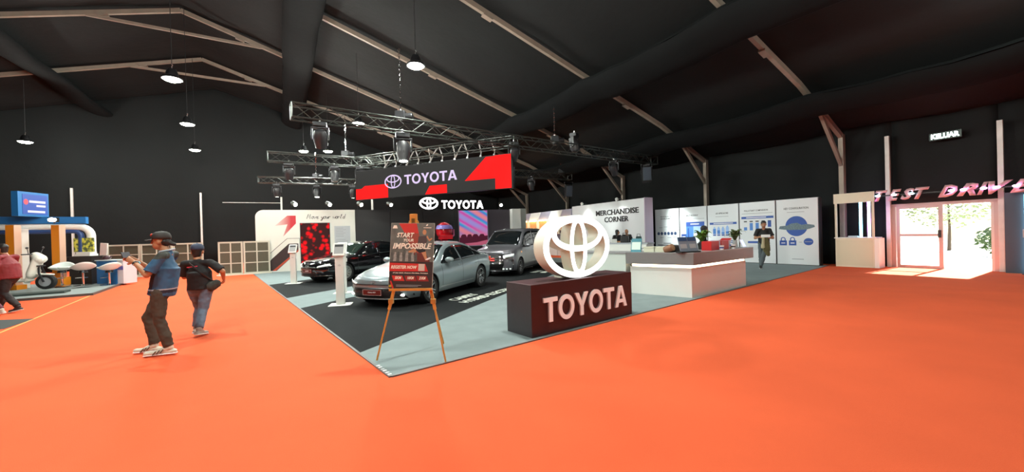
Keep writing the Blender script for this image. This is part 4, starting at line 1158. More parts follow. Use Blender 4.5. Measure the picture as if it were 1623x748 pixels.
class CarShape:
    def __init__(s, L, W, top, belt, roofw, bot, nose_a, nose_n, tail_a, tail_n, nz=.5, lean=.09, tlean=.06):
        s.L, s.W = L, W
        s.top, s.belt, s.roofw, s.bot = pchip(top), pchip(belt), pchip(roofw), pchip(bot)
        s.na, s.nn, s.ta, s.tn, s.nz, s.lean, s.tlean = nose_a, nose_n, tail_a, tail_n, nz, lean, tlean
    def hw(s, x):
        w = s.W
        if x < s.na:
            w *= max(.0, 1 - (1 - x / s.na) ** s.nn) ** (1 / s.nn)
        r = s.L - x
        if r < s.ta:
            w *= max(.0, 1 - (1 - r / s.ta) ** s.tn) ** (1 / s.tn)
        return max(w, .02)
    def shift(s, x, z):
        f = max(0, 1 - x / .75); g = max(0, 1 - (s.L - x) / .6)
        return f * s.lean * ((z - s.nz) / .3) ** 2 - g * s.tlean * ((z - .6) / .4) ** 2
    def ring(s, x):
        w = s.hw(x); b = s.bot(x); be = s.belt(x); t = max(s.top(x), be + .03)
        rw = min(w * .93, s.roofw(x) * w / s.W)
        dr = min(.085, (t - be) * .6)
        ez = t - dr
        m = b + (be - b) * .55
        pts = [(0, b), (.80 * w, b), (.93 * w, b + .025), (.972 * w, b + .10), (.99 * w, b + (m - b) * .6), (w, m), (.996 * w, m + (be - m) * .45), (.975 * w, be - (be - m) * .18), (.945 * w, be)]
        for k in (.25, .5, .75):
            pts.append((.945 * w + (rw - .945 * w) * k + .018 * math.sin(math.pi * k) * min(1, (ez - be) / .3), be + (ez - be) * k))
        pts += [(rw, ez), (rw * .95, ez + dr * .45), (rw * .82, ez + dr * .75), (rw * .55, ez + dr * .93), (rw * .25, t - .002), (0, t)]
        return pts
    def P(s, x, y, z):
        return Vector((x + s.shift(x, z), y, z))
    def stations(s):
        xs = [s.na * (1 - max(0, 1 - f ** s.nn) ** (1 / s.nn)) for f in [i / 12 for i in range(1, 13)]]
        xs = [.0005] + xs
        a, b = s.na, s.L - s.ta
        n = 54
        xs += [a + (b - a) * i / n for i in range(1, n)]
        xs += [s.L - s.ta * (1 - max(0, 1 - f ** s.tn) ** (1 / s.tn)) for f in [i / 10 for i in range(10, 0, -1)]] + [s.L - .0005]
        return sorted(set(round(x, 5) for x in xs))
    def body(s):
        mb = MB(); rows = []
        for x in s.stations():
            r = s.ring(x)
            full = [s.P(x, y, z) for y, z in r] + [s.P(x, -y, z) for y, z in r[-2:0:-1]]
            rows.append(full)
        n = len(rows[0])
        vs_ = [p for r in rows for p in r]
        fs = [(i * n + j, i * n + (j + 1) % n, (i + 1) * n + (j + 1) % n, (i + 1) * n + j) for i in range(len(rows) - 1) for j in range(n)]
        fs += [tuple(reversed(range(n))), tuple(range((len(rows) - 1) * n, len(rows) * n))]
        mb.add(vs_, [tuple(reversed(f)) for f in fs])
        return mb
    def side(s, x, z, sg, off=.004):      # point on the flank at height z
        r = s.ring(x)
        for (y0, z0), (y1, z1) in zip(r[1:13], r[2:14]):
            if z0 <= z <= z1 and z1 > z0:
                y = y0 + (y1 - y0) * (z - z0) / (z1 - z0)
                return s.P(x, sg * (y + off), z)
        y, z_ = r[12]
        return s.P(x, sg * (y + off), z)
    def upper(s, x, fy, off=.005):        # point on the upper skin; fy in -1..1 across the roof width
        r = s.ring(x)[12:]
        y = abs(fy) * r[0][0]
        for (y0, z0), (y1, z1) in zip(r, r[1:]):
            if y1 <= y <= y0:
                z = z0 + (z1 - z0) * (y0 - y) / (y0 - y1 + 1e-9)
                return s.P(x, y if fy > 0 else -y, z) + Vector((0, 0, off))
        return s.P(x, 0, r[-1][1] + off)
    def front(s, y, z, off=.008):
        r = s.ring(.2); w = s.hw(.2)
        k = 1.
        for (y0, z0), (y1, z1) in zip(r[1:8], r[2:9]):
            if z0 <= z <= z1 and z1 > z0:
                k = (y0 + (y1 - y0) * (z - z0) / (z1 - z0)) / w
        f = min(.999, abs(y) / (k * s.W))
        x = s.na * (1 - max(0, 1 - f ** s.nn) ** (1 / s.nn))
        return s.P(x, y, z) - Vector((off, 0, 0)) * (1 - .5 * f) + Vector((0, math.copysign(off * .8 * f * f, y), 0))
    def fpatch(s, rows, off=.008, n=10):  # rows: list of ((y0,z0),(y1,z1)) from bottom to top
        out = []
        for (a, b) in rows:
            out.append([s.front(a[0] + (b[0] - a[0]) * i / n, a[1] + (b[1] - a[1]) * i / n, off) for i in range(n + 1)])
        return MB().grid(out)

def solid_patch(mb, name, mat, parent, th=.01, smooth=60, label=None):
    o = mb.build(name, mat, parent, smooth=smooth, label=label)
    sd = o.modifiers.new('thickness', 'SOLIDIFY'); sd.thickness = th; sd.offset = -1
    return o

def make_wheel(parent, x, y, r, sg, spokes, rim_m, tw=.2, dark=None):
    X = Matrix.Translation((x, y, r)) @ Matrix.Rotation(R(90 * sg), 4, 'X') @ Matrix.Rotation(R(x * 50), 4, 'Z')
    rr = r * .70
    prof = [(rr, -tw / 2), (r * .92, -tw / 2), (r * .985, -tw / 2 + .025), (r, -tw / 2 + .05), (r, tw / 2 - .05), (r * .985, tw / 2 - .025), (r * .92, tw / 2), (rr, tw / 2 - .006)]
    w = MB().lathe(prof, 32, X, cap=False).build('wheel', rubber, parent, smooth=35, fix=True)
    MB().lathe([(rr * .3, -.07), (rr * .98, -.07), (rr, -.1), (rr + .003, tw / 2 - .01), (rr - .018, tw / 2 - .004), (rr - .022, tw / 2 - .03), (rr - .025, -.03)], 32, X, cap=False).build('rim', rim_m, w, smooth=35)
    MB().lathe([(.002, .01), (rr * .95, .005)], 24, X, cap=False).build('brake_disc', M('brake shadow', (.015, .015, .015), .5, .5), w)  # near-black colour paints the shade behind the spokes
    for k in range(spokes):
        a = 2 * math.pi * k / spokes
        d = Vector((math.cos(a), math.sin(a), 0)); n = Vector((-d.y, d.x, 0))
        for q in (-1, 1):
            p0 = d * .05 + n * q * .015 + Vector((0, 0, tw / 2 - .045)); p1 = d * (rr - .012) + n * q * rr * .17 + Vector((0, 0, tw / 2 - .02))
            mb = MB().bar(p0, p1, .022, .03); mb.v = [tuple(X @ Vector(v)) for v in mb.v]
            mb.build('spoke', rim_m, w)
    MB().lathe([(.055, tw / 2 - .06), (.05, tw / 2 - .02), (.03, tw / 2 - .015), (.002, tw / 2 - .014)], 14, X).build('hub_cap', rim_m, w, smooth=40)

def make_car(name, label, loc, rz, sh, paint, fx, rx, wr, spokes, rim_m, details):
    t = thing(name, label, 'car', loc, rz)
    bo = sh.body().build('body', paint, t, smooth=50, fix=True)
    cut = MB()
    for x in (fx, rx):
        for sg in (-1, 1):
            X = Matrix.Translation((x, sg * (sh.W - .12), wr)) @ Matrix.Rotation(R(90), 4, 'X')
            cut.lathe([(wr + .045, -.26), (wr + .045, .26)], 36, X)
    co = cut.build('arch_cutter', paint, fix=True)
    md_ = bo.modifiers.new('arches', 'BOOLEAN'); md_.operation = 'DIFFERENCE'; md_.solver = 'EXACT'; md_.object = co
    # parent transform is irrelevant for the cut: both evaluated in car space
    bo.parent = None
    bpy.context.view_layer.update()
    dg = bpy.context.evaluated_depsgraph_get()
    me = bpy.data.meshes.new_from_object(bo.evaluated_get(dg))
    bo.modifiers.clear(); bo.data = me; bo.parent = t
    me.polygons.foreach_set('use_smooth', [True] * len(me.polygons)); me.set_sharp_from_angle(angle=R(40))
    me.name = 'body'
    bpy.data.objects.remove(co)
    for x in (fx, rx):
        for sg in (-1, 1):
            X = Matrix.Translation((x, sg * (sh.W - .13), wr)) @ Matrix.Rotation(R(-90 * sg), 4, 'X')
            MB().lathe([(.05, -.235), (wr + .035, -.235), (wr + .04, .105)], 30, X, cap=False).build('wheel_well', black, t, smooth=50)
            make_wheel(t, x, sg * (sh.W - .115), wr, -sg, spokes, rim_m)
    return t

def side_window(t, sh, x0, x1, sg, name='side_window', zlo=.03, zhi=.035, mat=None, n=22):
    rows = []
    for i in range(n + 1):
        x = x0 + (x1 - x0) * i / n
        r = sh.ring(x); be = r[8][1]; ez = r[12][1]
        lo, hi = be + zlo, max(be + zlo + .004, ez - zhi)
        rows.append([sh.side(x, lo + (hi - lo) * k / 6, sg) for k in range(7)])
    return solid_patch(MB().grid(rows), name, mat or glassd, t, .008)
def glass_top(t, sh, x0, x1, f0, f1, name, mat=None):
    rows = []
    for i in range(15):
        x = x0 + (x1 - x0) * i / 14
        f = f0 + (f1 - f0) * i / 14
        rows.append([sh.upper(x, -f + 2 * f * k / 16) for k in range(17)])
    return solid_patch(MB().grid(rows), name, mat or glassd, t, .006)
def door_lines(t, sh, xs, sg, z0=.28):
    for x in xs:
        r = sh.ring(x)
        zt = r[8][1]
        rows = [[sh.side(x - .006, z0 + (zt - z0) * k / 12, sg, .002), sh.side(x + .006, z0 + (zt - z0) * k / 12, sg, .002)] for k in range(13)]
        MB().grid(rows).build('door_gap', black, t)
def handles(t, sh, xs, sg, z, mat):
    for x in xs:
        p = sh.side(x, z, sg, .02)
        MB().bx(-.10, .10, -.012, .012, -.012, .012, Matrix.Translation(p)).build('door_handle', mat, t, bevel=.008)
def mirror(t, sh, x, sg, z, mat):
    p = sh.side(x, z, sg, .0)
    m_ = MB().ball(p + Vector((0, sg * .13, .06)), (.075, .12, .07), 16, 10).build('mirror', mat, t, smooth=60)
    MB().bar(p + Vector((0, -.01 * sg, 0)), p + Vector((0, sg * .1, .02)), .05, .03).build('mirror_arm', black, m_)
def plate(t, sh, z, text_s, w=.5, h=.12):
    x = sh.front(0, z).x - .02
    p = MB().bx(x - .012, x + .03, -w / 2, w / 2, z - h / 2, z + h / 2).build('number_plate', M('plate maroon', (.10, .006, .008), .35), t)
    for a, b, c, d in ((-w / 2, w / 2, -h / 2, -h / 2 + .008), (-w / 2, w / 2, h / 2 - .008, h / 2), (-w / 2, -w / 2 + .008, -h / 2, h / 2), (w / 2 - .008, w / 2, -h / 2, h / 2)):
        MB().bx(x - .015, x - .012, a, b, z + c, z + d).build('plate_border', M('plate border', (.5, .4, .38), .4), p)
    # the plate faces -X and is read with +Y on the reader's left
    text(text_s, .04, whitep, p, 'plate_lettering', width=.22, x=0, y=z - .02, d=.013, align='CENTER', bold=.02, shear=.2, xf=lambda a, b, d_: (x - d_, -a, b))

FX = lambda sh, z: (lambda a, b, d_: sh.front(0, z).x and Vector((sh.front(-a, b).x - d_, -a, b)))
clear_l = M('headlamp glass', (.75, .80, .78), .1, coat=1., emit=(.9, 1, .95), es=.5)
fogglow = EM('fog lamp glow', (1., 1., .85), 14.)
tail_red = M('tail lamp red', (.5, .03, .02), .15, coat=1., emit=(1, .12, .05), es=.5)
taxi = (EA)

# silver sedan -----------------------------------------------------
sil_p = M('silver blue paint', (.27, .325, .345), .28, .4, coat=1.)
sh = CarShape(4.6, .91,
    top=[(0, .60), (.10, .665), (.45, .755), (1.2, .885), (1.35, .925), (2.08, 1.335), (2.35, 1.39), (2.75, 1.40), (3.2, 1.335), (3.95, 1.06), (4.15, 1.015), (4.5, .99), (4.6, .96)],
    belt=[(0, .53), (.3, .60), (1.2, .80), (2.4, .865), (3.5, .925), (4.2, .93), (4.6, .87)],
    roofw=[(0, .80), (1.2, .80), (1.5, .74), (2.1, .585), (3.0, .57), (3.6, .62), (4.1, .74), (4.6, .8)],
    bot=[(0, .20), (.5, .17), (2.3, .165), (4.1, .19), (4.6, .30)], nose_a=.62, nose_n=2.5, tail_a=.5, tail_n=2.6, nz=.42, lean=.055)
t = make_car('silver_sedan', 'silver blue sedan parked behind the easel', (-3.07, 8.40, .016), EA, sh, sil_p, .90, 3.55, .325, 5, M('alloy rim', (.45, .46, .47), .25, .8), None)
for sg in (-1, 1):
    side_window(t, sh, 1.50, 2.40, sg)
    side_window(t, sh, 2.47, 3.25, sg)
    side_window(t, sh, 3.28, 3.66, sg, 'quarter_window', zlo=.03, zhi=.06)
    door_lines(t, sh, (1.42, 2.44, 3.38), sg)
    handles(t, sh, (2.28, 3.24), sg, .77, sil_p)
    mirror(t, sh, 1.66, sg, .88, sil_p)
    # sill crease
    rows = [[sh.side(x, .30, sg, .004), sh.side(x, .325, sg, .006)] for x in [1.35 + i * .17 for i in range(11)]]
    MB().grid(rows).build('sill_line', M('silver crease', (.5, .55, .56), .3, .4, coat=1.), t)
    # headlamp: slim C on the corner
    solid_patch(sh.fpatch([((sg * .50, .505), (sg * .80, .545)), ((sg * .48, .54), (sg * .80, .60))], .01), 'headlamp', clear_l, t, .012)
    solid_patch(sh.fpatch([((sg * .52, .485), (sg * .80, .52)), ((sg * .50, .51), (sg * .80, .55))], .006), 'headlamp_surround', black, t, .01)
    # corner slot and lower fog lamp
    solid_patch(sh.fpatch([((sg * .815, .26), (sg * .83, .26)), ((sg * .80, .44), (sg * .815, .44))], .008), 'corner_slot', black, t, .012)
    p = sh.front(sg * .66, .285, .015)
    MB().ball(p, (.02, .055, .028), 14, 8).build('fog_lamp', fogglow, t, smooth=60)
    # tail lamp wraps the rear corner
    rows = [[sh.side(x, z, sg, .006) for z in (.74, .80, .86)] for x in [4.18 + i * .04 for i in range(8)]]
    solid_patch(MB().grid(rows), 'tail_lamp', tail_red, t, .01)
glass_top(t, sh, 1.33, 2.05, .86, .90, 'windscreen')
glass_top(t, sh, 3.22, 3.98, .88, .84, 'rear_screen')
solid_patch(sh.fpatch([((-.50, .502), (.50, .502)), ((-.50, .522), (.50, .522))], .010), 'bonnet_gap', black, t, .01)
solid_patch(sh.fpatch([((-.74, .215), (.74, .215)), ((-.68, .32), (.68, .32)), ((-.56, .445), (.56, .445))], .008), 'grille', M('grille black', (.01, .01, .01), .35), t, .01)
for k in range(7):
    z = .232 + k * .031; w = .70 - k * .026
    solid_patch(sh.fpatch([((-w, z), (w, z)), ((-w + .01, z + .011), (w - .01, z + .011))], .018), 'grille_bar', M('grille bar', (.045, .045, .048), .35, .5), t, .012)
solid_patch(sh.fpatch([((-.70, .195), (.70, .195)), ((-.70, .215), (.70, .215))], .016), 'bumper_lip', M('silver crease', (.5, .55, .56)), t, .02)
plate(t, sh, .345, 'Camry HEV', .50, .125)
emblem(t, 0, .565, .055, .037, .004, .012, [chrome], xf=lambda a, b, d_: Vector((sh.front(0, .53).x - d_ + (b - .53) * .9, -a, b)))

# black sedan ------------------------------------------------------
blk = M('black paint', (.006, .006, .007), .12, .0, coat=1.)
sh2 = CarShape(4.6, .87,
    top=[(0, .66), (.10, .74), (.45, .82), (1.2, .93), (1.35, .965), (2.05, 1.36), (2.35, 1.42), (2.75, 1.43), (3.2, 1.38), (3.85, 1.12), (4.15, 1.06), (4.5, 1.04), (4.6, 1.0)],
    belt=[(0, .58), (.3, .66), (1.2, .83), (2.4, .89), (3.5, .94), (4.2, .96), (4.6, .9)],
    roofw=[(0, .80), (1.2, .80), (1.5, .74), (2.1, .60), (3.0, .59), (3.6, .64), (4.1, .74), (4.6, .8)],
    bot=[(0, .22), (.5, .18), (2.3, .17), (4.1, .2), (4.6, .3)], nose_a=.6, nose_n=2.5, tail_a=.5, tail_n=2.6, nz=.45, lean=.05)
t = make_car('black_sedan', 'glossy black sedan beside the white display wall', (-7.20, 13.52, .016), 60, sh2, blk, .90, 3.55, .33, 10, M('pale alloy rim', (.6, .62, .58), .3, .7), None)
for sg in (-1, 1):
    side_window(t, sh2, 1.50, 2.40, sg)
    side_window(t, sh2, 2.47, 3.25, sg)
    side_window(t, sh2, 3.28, 3.60, sg, 'quarter_window', zhi=.06)
    rows = [[sh2.side(x, sh2.ring(x)[8][1] + .008, sg, .006), sh2.side(x, sh2.ring(x)[8][1] + .022, sg, .006)] for x in [1.48 + i * .19 for i in range(12)]]
    MB().grid(rows).build('chrome_strip', chrome, t)
    mirror(t, sh2, 1.66, sg, .90, blk)
    handles(t, sh2, (2.28, 3.24), sg, .80, chrome)
    door_lines(t, sh2, (1.42, 2.44, 3.38), sg)
    solid_patch(sh2.fpatch([((sg * .42, .54), (sg * .80, .60)), ((sg * .46, .60), (sg * .80, .68))], .008), 'headlamp', clear_l, t, .012)
    solid_patch(sh2.fpatch([((sg * .45, .25), (sg * .70, .24)), ((sg * .30, .46), (sg * .62, .42))], .010), 'bumper_blade', M('gloss graphite', (.05, .05, .055), .25, .5, coat=1.), t, .014)
    solid_patch(sh2.fpatch([((sg * .30, .235), (sg * .80, .245)), ((sg * .30, .255), (sg * .80, .27))], .02), 'chrome_lip', chrome, t, .012)
for x0 in (1.36, ):
    glass_top(t, sh2, 1.35, 2.02, .86, .92, 'windscreen', M('green tint glass', (.02, .035, .028), .05, coat=.8))
    glass_top(t, sh2, 3.24, 3.86, .88, .84, 'rear_screen')
mb = MB()
for y in (-1, 1):
    MB().tube([sh2.upper(1.36 + i * .066, y * .95, .006) for i in range(11)], .012, 5).build('pillar_trim', chrome, t)
solid_patch(sh2.fpatch([((-.38, .50), (.38, .50)), ((-.42, .565), (.42, .565))], .008), 'upper_grille', M('grille black', (.01, .01, .01)), t, .01)
solid_patch(sh2.fpatch([((-.50, .235), (.50, .235)), ((-.36, .46), (.36, .46))], .006), 'lower_grille', M('grille black', (.01, .01, .01)), t, .01)
for k in range(5):
    z = .26 + k * .036; w = .46 - k * .022
    solid_patch(sh2.fpatch([((-w, z), (w, z)), ((-w, z + .01), (w, z + .01))], .014), 'grille_bar', M('dark chrome', (.12, .10, .10), .3, .8), t, .01)
plate(t, sh2, .43, 'CAMRY', .46, .115)
emblem(t, 0, .555, .07, .048, .0, .014, [chrome], xf=lambda a, b, d_: Vector((sh2.front(0, .53).x - .014 - d_, -a, b)))

# grey van ---------------------------------------------------------
gry = M('graphite grey paint', (.17, .165, .185), .28, .4, coat=1.)
sh3 = CarShape(4.65, .845,
    top=[(0, .90), (.06, .955), (.45, 1.02), (.86, 1.085), (1.0, 1.13), (1.72, 1.66), (2.0, 1.745), (2.6, 1.78), (3.8, 1.78), (4.35, 1.73), (4.52, 1.45), (4.65, 1.05)],
    belt=[(0, .80), (.3, .90), (.95, .985), (2.4, 1.03), (4.3, 1.06), (4.65, 1.0)],
    roofw=[(0, .78), (.9, .78), (1.2, .75), (1.8, .665), (4.0, .66), (4.65, .7)],
    bot=[(0, .22), (.5, .17), (4.1, .17), (4.65, .3)], nose_a=.5, nose_n=3.0, tail_a=.35, tail_n=3.2, nz=.55, lean=.022, tlean=.02)
t = make_car('grey_van', 'graphite grey people carrier with a tall chrome barred grille', (-.78, 13.98, .016), EA, sh3, gry, .86, 3.60, .325, 10, M('dark alloy rim', (.2, .2, .21), .25, .9), None)
for sg in (-1, 1):
    side_window(t, sh3, 1.18, 1.50, sg, 'quarter_window')
    side_window(t, sh3, 1.56, 2.50, sg)
    side_window(t, sh3, 2.58, 3.52, sg)
    side_window(t, sh3, 3.58, 4.28, sg, 'rear_side_window')
    door_lines(t, sh3, (1.40, 2.54, 3.55), sg)
    handles(t, sh3, (2.3, 2.75), sg, .92, chrome)
    mirror(t, sh3, 1.45, sg, 1.03, gry)
    rows = [[sh3.side(x, .22, sg, .006), sh3.side(x, .25, sg, .006)] for x in [1.3 + i * .19 for i in range(11)]]
    MB().grid(rows).build('chrome_sill', chrome, t)
    solid_patch(sh3.fpatch([((sg * .46, .68), (sg * .79, .74)), ((sg * .44, .76), (sg * .79, .83))], .010), 'headlamp', clear_l, t, .014)
    solid_patch(sh3.fpatch([((sg * .46, .63), (sg * .78, .69)), ((sg * .46, .66), (sg * .78, .73))], .012), 'chrome_bar', chrome, t, .012)
    solid_patch(sh3.fpatch([((sg * .40, .26), (sg * .74, .26)), ((sg * .55, .60), (sg * .76, .62))], .006), 'corner_intake', black, t, .012)
    solid_patch(sh3.fpatch([((sg * .745, .26), (sg * .765, .26)), ((sg * .765, .62), (sg * .785, .62))], .014), 'chrome_blade', chrome, t, .012)
    for k in range(3):
        p = sh3.front(sg * (.46 + .11 * k), .285, .02)
        MB().bx(-.015, .015, -.035, .035, -.02, .02, Matrix.Translation(p)).build('fog_lamp', clear_l, t, bevel=.006)
glass_top(t, sh3, 1.02, 1.70, .86, .90, 'windscreen')
solid_patch(sh3.fpatch([((-.40, .22), (.40, .22)), ((-.48, .45), (.48, .45)), ((-.44, .80), (.44, .80))], .006), 'grille', M('grille black', (.01, .01, .01)), t, .012)
for k in range(6):
    z = .47 + k * .058
    solid_patch(sh3.fpatch([((-.45, z), (.45, z)), ((-.45, z + .018), (.45, z + .018))], .018), 'grille_bar', chrome if k % 2 == 0 else M('dark chrome', (.12, .10, .10)), t, .014)
solid_patch(sh3.fpatch([((-.50, .83), (.50, .83)), ((-.50, .845), (.50, .845))], .012), 'bonnet_gap', black, t, .01)
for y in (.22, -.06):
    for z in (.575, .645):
        solid_patch(sh3.fpatch([((y - .08, z), (y + .10, z)), ((y - .07, z + .035), (y + .11, z + .035))], .03), 'red_reflection', M('reflection red', (.5, .02, .01), .3, emit=(1, .04, .03), es=.5), t, .006, label='small red reflection painted on the grille')  # glowing red patches paint reflections onto the grille bars
emblem(t, 0, .755, .07, .045, .0, .014, [chrome], xf=lambda a, b, d_: Vector((sh3.front(0, .76).x - .03 - d_, -a, b)))
solid_patch(sh3.fpatch([((-.62, .205), (.62, .205)), ((-.62, .225), (.62, .225))], .016), 'chrome_lip', chrome, t, .014)
p = sh3.side(.95, .86, -1, .006)
MB().ball(p, (.06, .012, .03), 12, 8).build('side_marker', M('amber marker', (.6, .3, .1), .2, emit=(1, .5, .2), es=.6), t, smooth=60)
# ---------------------------------------------------------------- people
def limb(mb, p, q, r0, r1, side=None, ratio=1., n=14, round_ends=True):
    p, q = Vector(p), Vector(q)
    d = (q - p); L = d.length; d.normalize()
    s = Vector(side) if side is not None else (Vector((1, 0, 0)) if abs(d.x) < .8 else Vector((0, 1, 0)))
    s = (s - d * s.dot(d)).normalized(); u = d.cross(s)
    rings = []
    if round_ends:
        for a in (80, 50, 25):
            rings.append((-r0 * math.sin(R(a)) * .9, r0 * math.cos(R(a))))
    for k in range(5):
        rings.append((L * k / 4, r0 + (r1 - r0) * k / 4))
    if round_ends:
        for a in (25, 50, 80):
            rings.append((L + r1 * math.sin(R(a)) * .9, r1 * math.cos(R(a))))
    vs_ = []
    for h, r in rings:
        for j in range(n):
            a = 2 * math.pi * j / n
            vs_.append(p + d * h + s * r * math.cos(a) + u * r * ratio * math.sin(a))
    fs = [(i * n + j, i * n + (j + 1) % n, (i + 1) * n + (j + 1) % n, (i + 1) * n + j) for i in range(len(rings) - 1) for j in range(n)]
    fs += [tuple(reversed(range(n))), tuple(range((len(rings) - 1) * n, len(rings) * n))]
    mb.add(vs_, fs)
    return mb

def remesh(mb, name, mat, parent, voxel, smooth_it=6, wrinkle=0., wscale=9., paint=None):
    me = mb.mesh('blob', mat)
    bm = bmesh.new(); bm.from_mesh(me); bmesh.ops.recalc_face_normals(bm, faces=bm.faces); bm.to_mesh(me); bm.free()
    o = bpy.data.objects.new('blob', me); COL.objects.link(o)
    m = o.modifiers.new('r', 'REMESH'); m.mode = 'VOXEL'; m.voxel_size = voxel; m.use_smooth_shade = True
    s = o.modifiers.new('s', 'SMOOTH'); s.iterations = smooth_it; s.factor = .5
    dg = bpy.context.evaluated_depsgraph_get()
    out = bpy.data.meshes.new_from_object(o.evaluated_get(dg))
    bpy.data.objects.remove(o); bpy.data.meshes.remove(me)
    if wrinkle:
        out.update()
        nr = [v.normal.copy() for v in out.vertices]
        for v, n in zip(out.vertices, nr):
            p = v.co * wscale
            f = noise.noise(Vector((p.x, p.y, p.z * .9))) + .5 * noise.noise(Vector((p.x * 2.2, p.y * 2.2, p.z * 2.6)))
            v.co += n * f * wrinkle
    out.name = name
    if paint:
        ms_, fn_ = paint
        out.materials.clear()
        for m_ in ms_: out.materials.append(m_)
        for p_ in out.polygons: p_.material_index = fn_(p_.center)
    if not out.materials:
        out.materials.append(mat)
    out.polygons.foreach_set('use_smooth', [True] * len(out.polygons))
    return link(name, out, parent)

def hand(mb, w, d, nrm, sg, curl=35, s=1.):
    # palm leaves wrist w along d; nrm = palm normal (fingers curl towards it); sg = thumb side sign
    d = Vector(d).normalized(); nrm = Vector(nrm); nrm = (nrm - d * nrm.dot(d)).normalized()
    sd = d.cross(nrm) * sg
    w = Vector(w)
    limb(mb, w, w + d * .085 * s, .030 * s, .040 * s, sd, .45)
    for k, (off, ln) in enumerate(((-.03, .058), (-.010, .072), (.011, .078), (.031, .070))):
        b0 = w + d * .095 * s + sd * off * s
        a1 = R(curl * .7); a2 = R(curl * 1.9)
        m_ = b0 + (d * math.cos(a1) + nrm * math.sin(a1)) * ln * .55 * s
        e = m_ + (d * math.cos(a2) + nrm * math.sin(a2)) * ln * .55 * s
        limb(mb, b0 - d * .02 * s, m_, .0095 * s, .0092 * s, n=8)
        limb(mb, m_, e, .0092 * s, .008 * s, n=8)
    tb = w + d * .03 * s + sd * .03 * s
    te = tb + (d * .75 + sd * .75 + nrm * .4).normalized() * .045 * s
    limb(mb, tb, te, .012 * s, .011 * s, n=8)
    limb(mb, te, te + (d * .9 + nrm * .5 + sd * .1).normalized() * .032 * s, .011 * s, .009 * s, n=8)

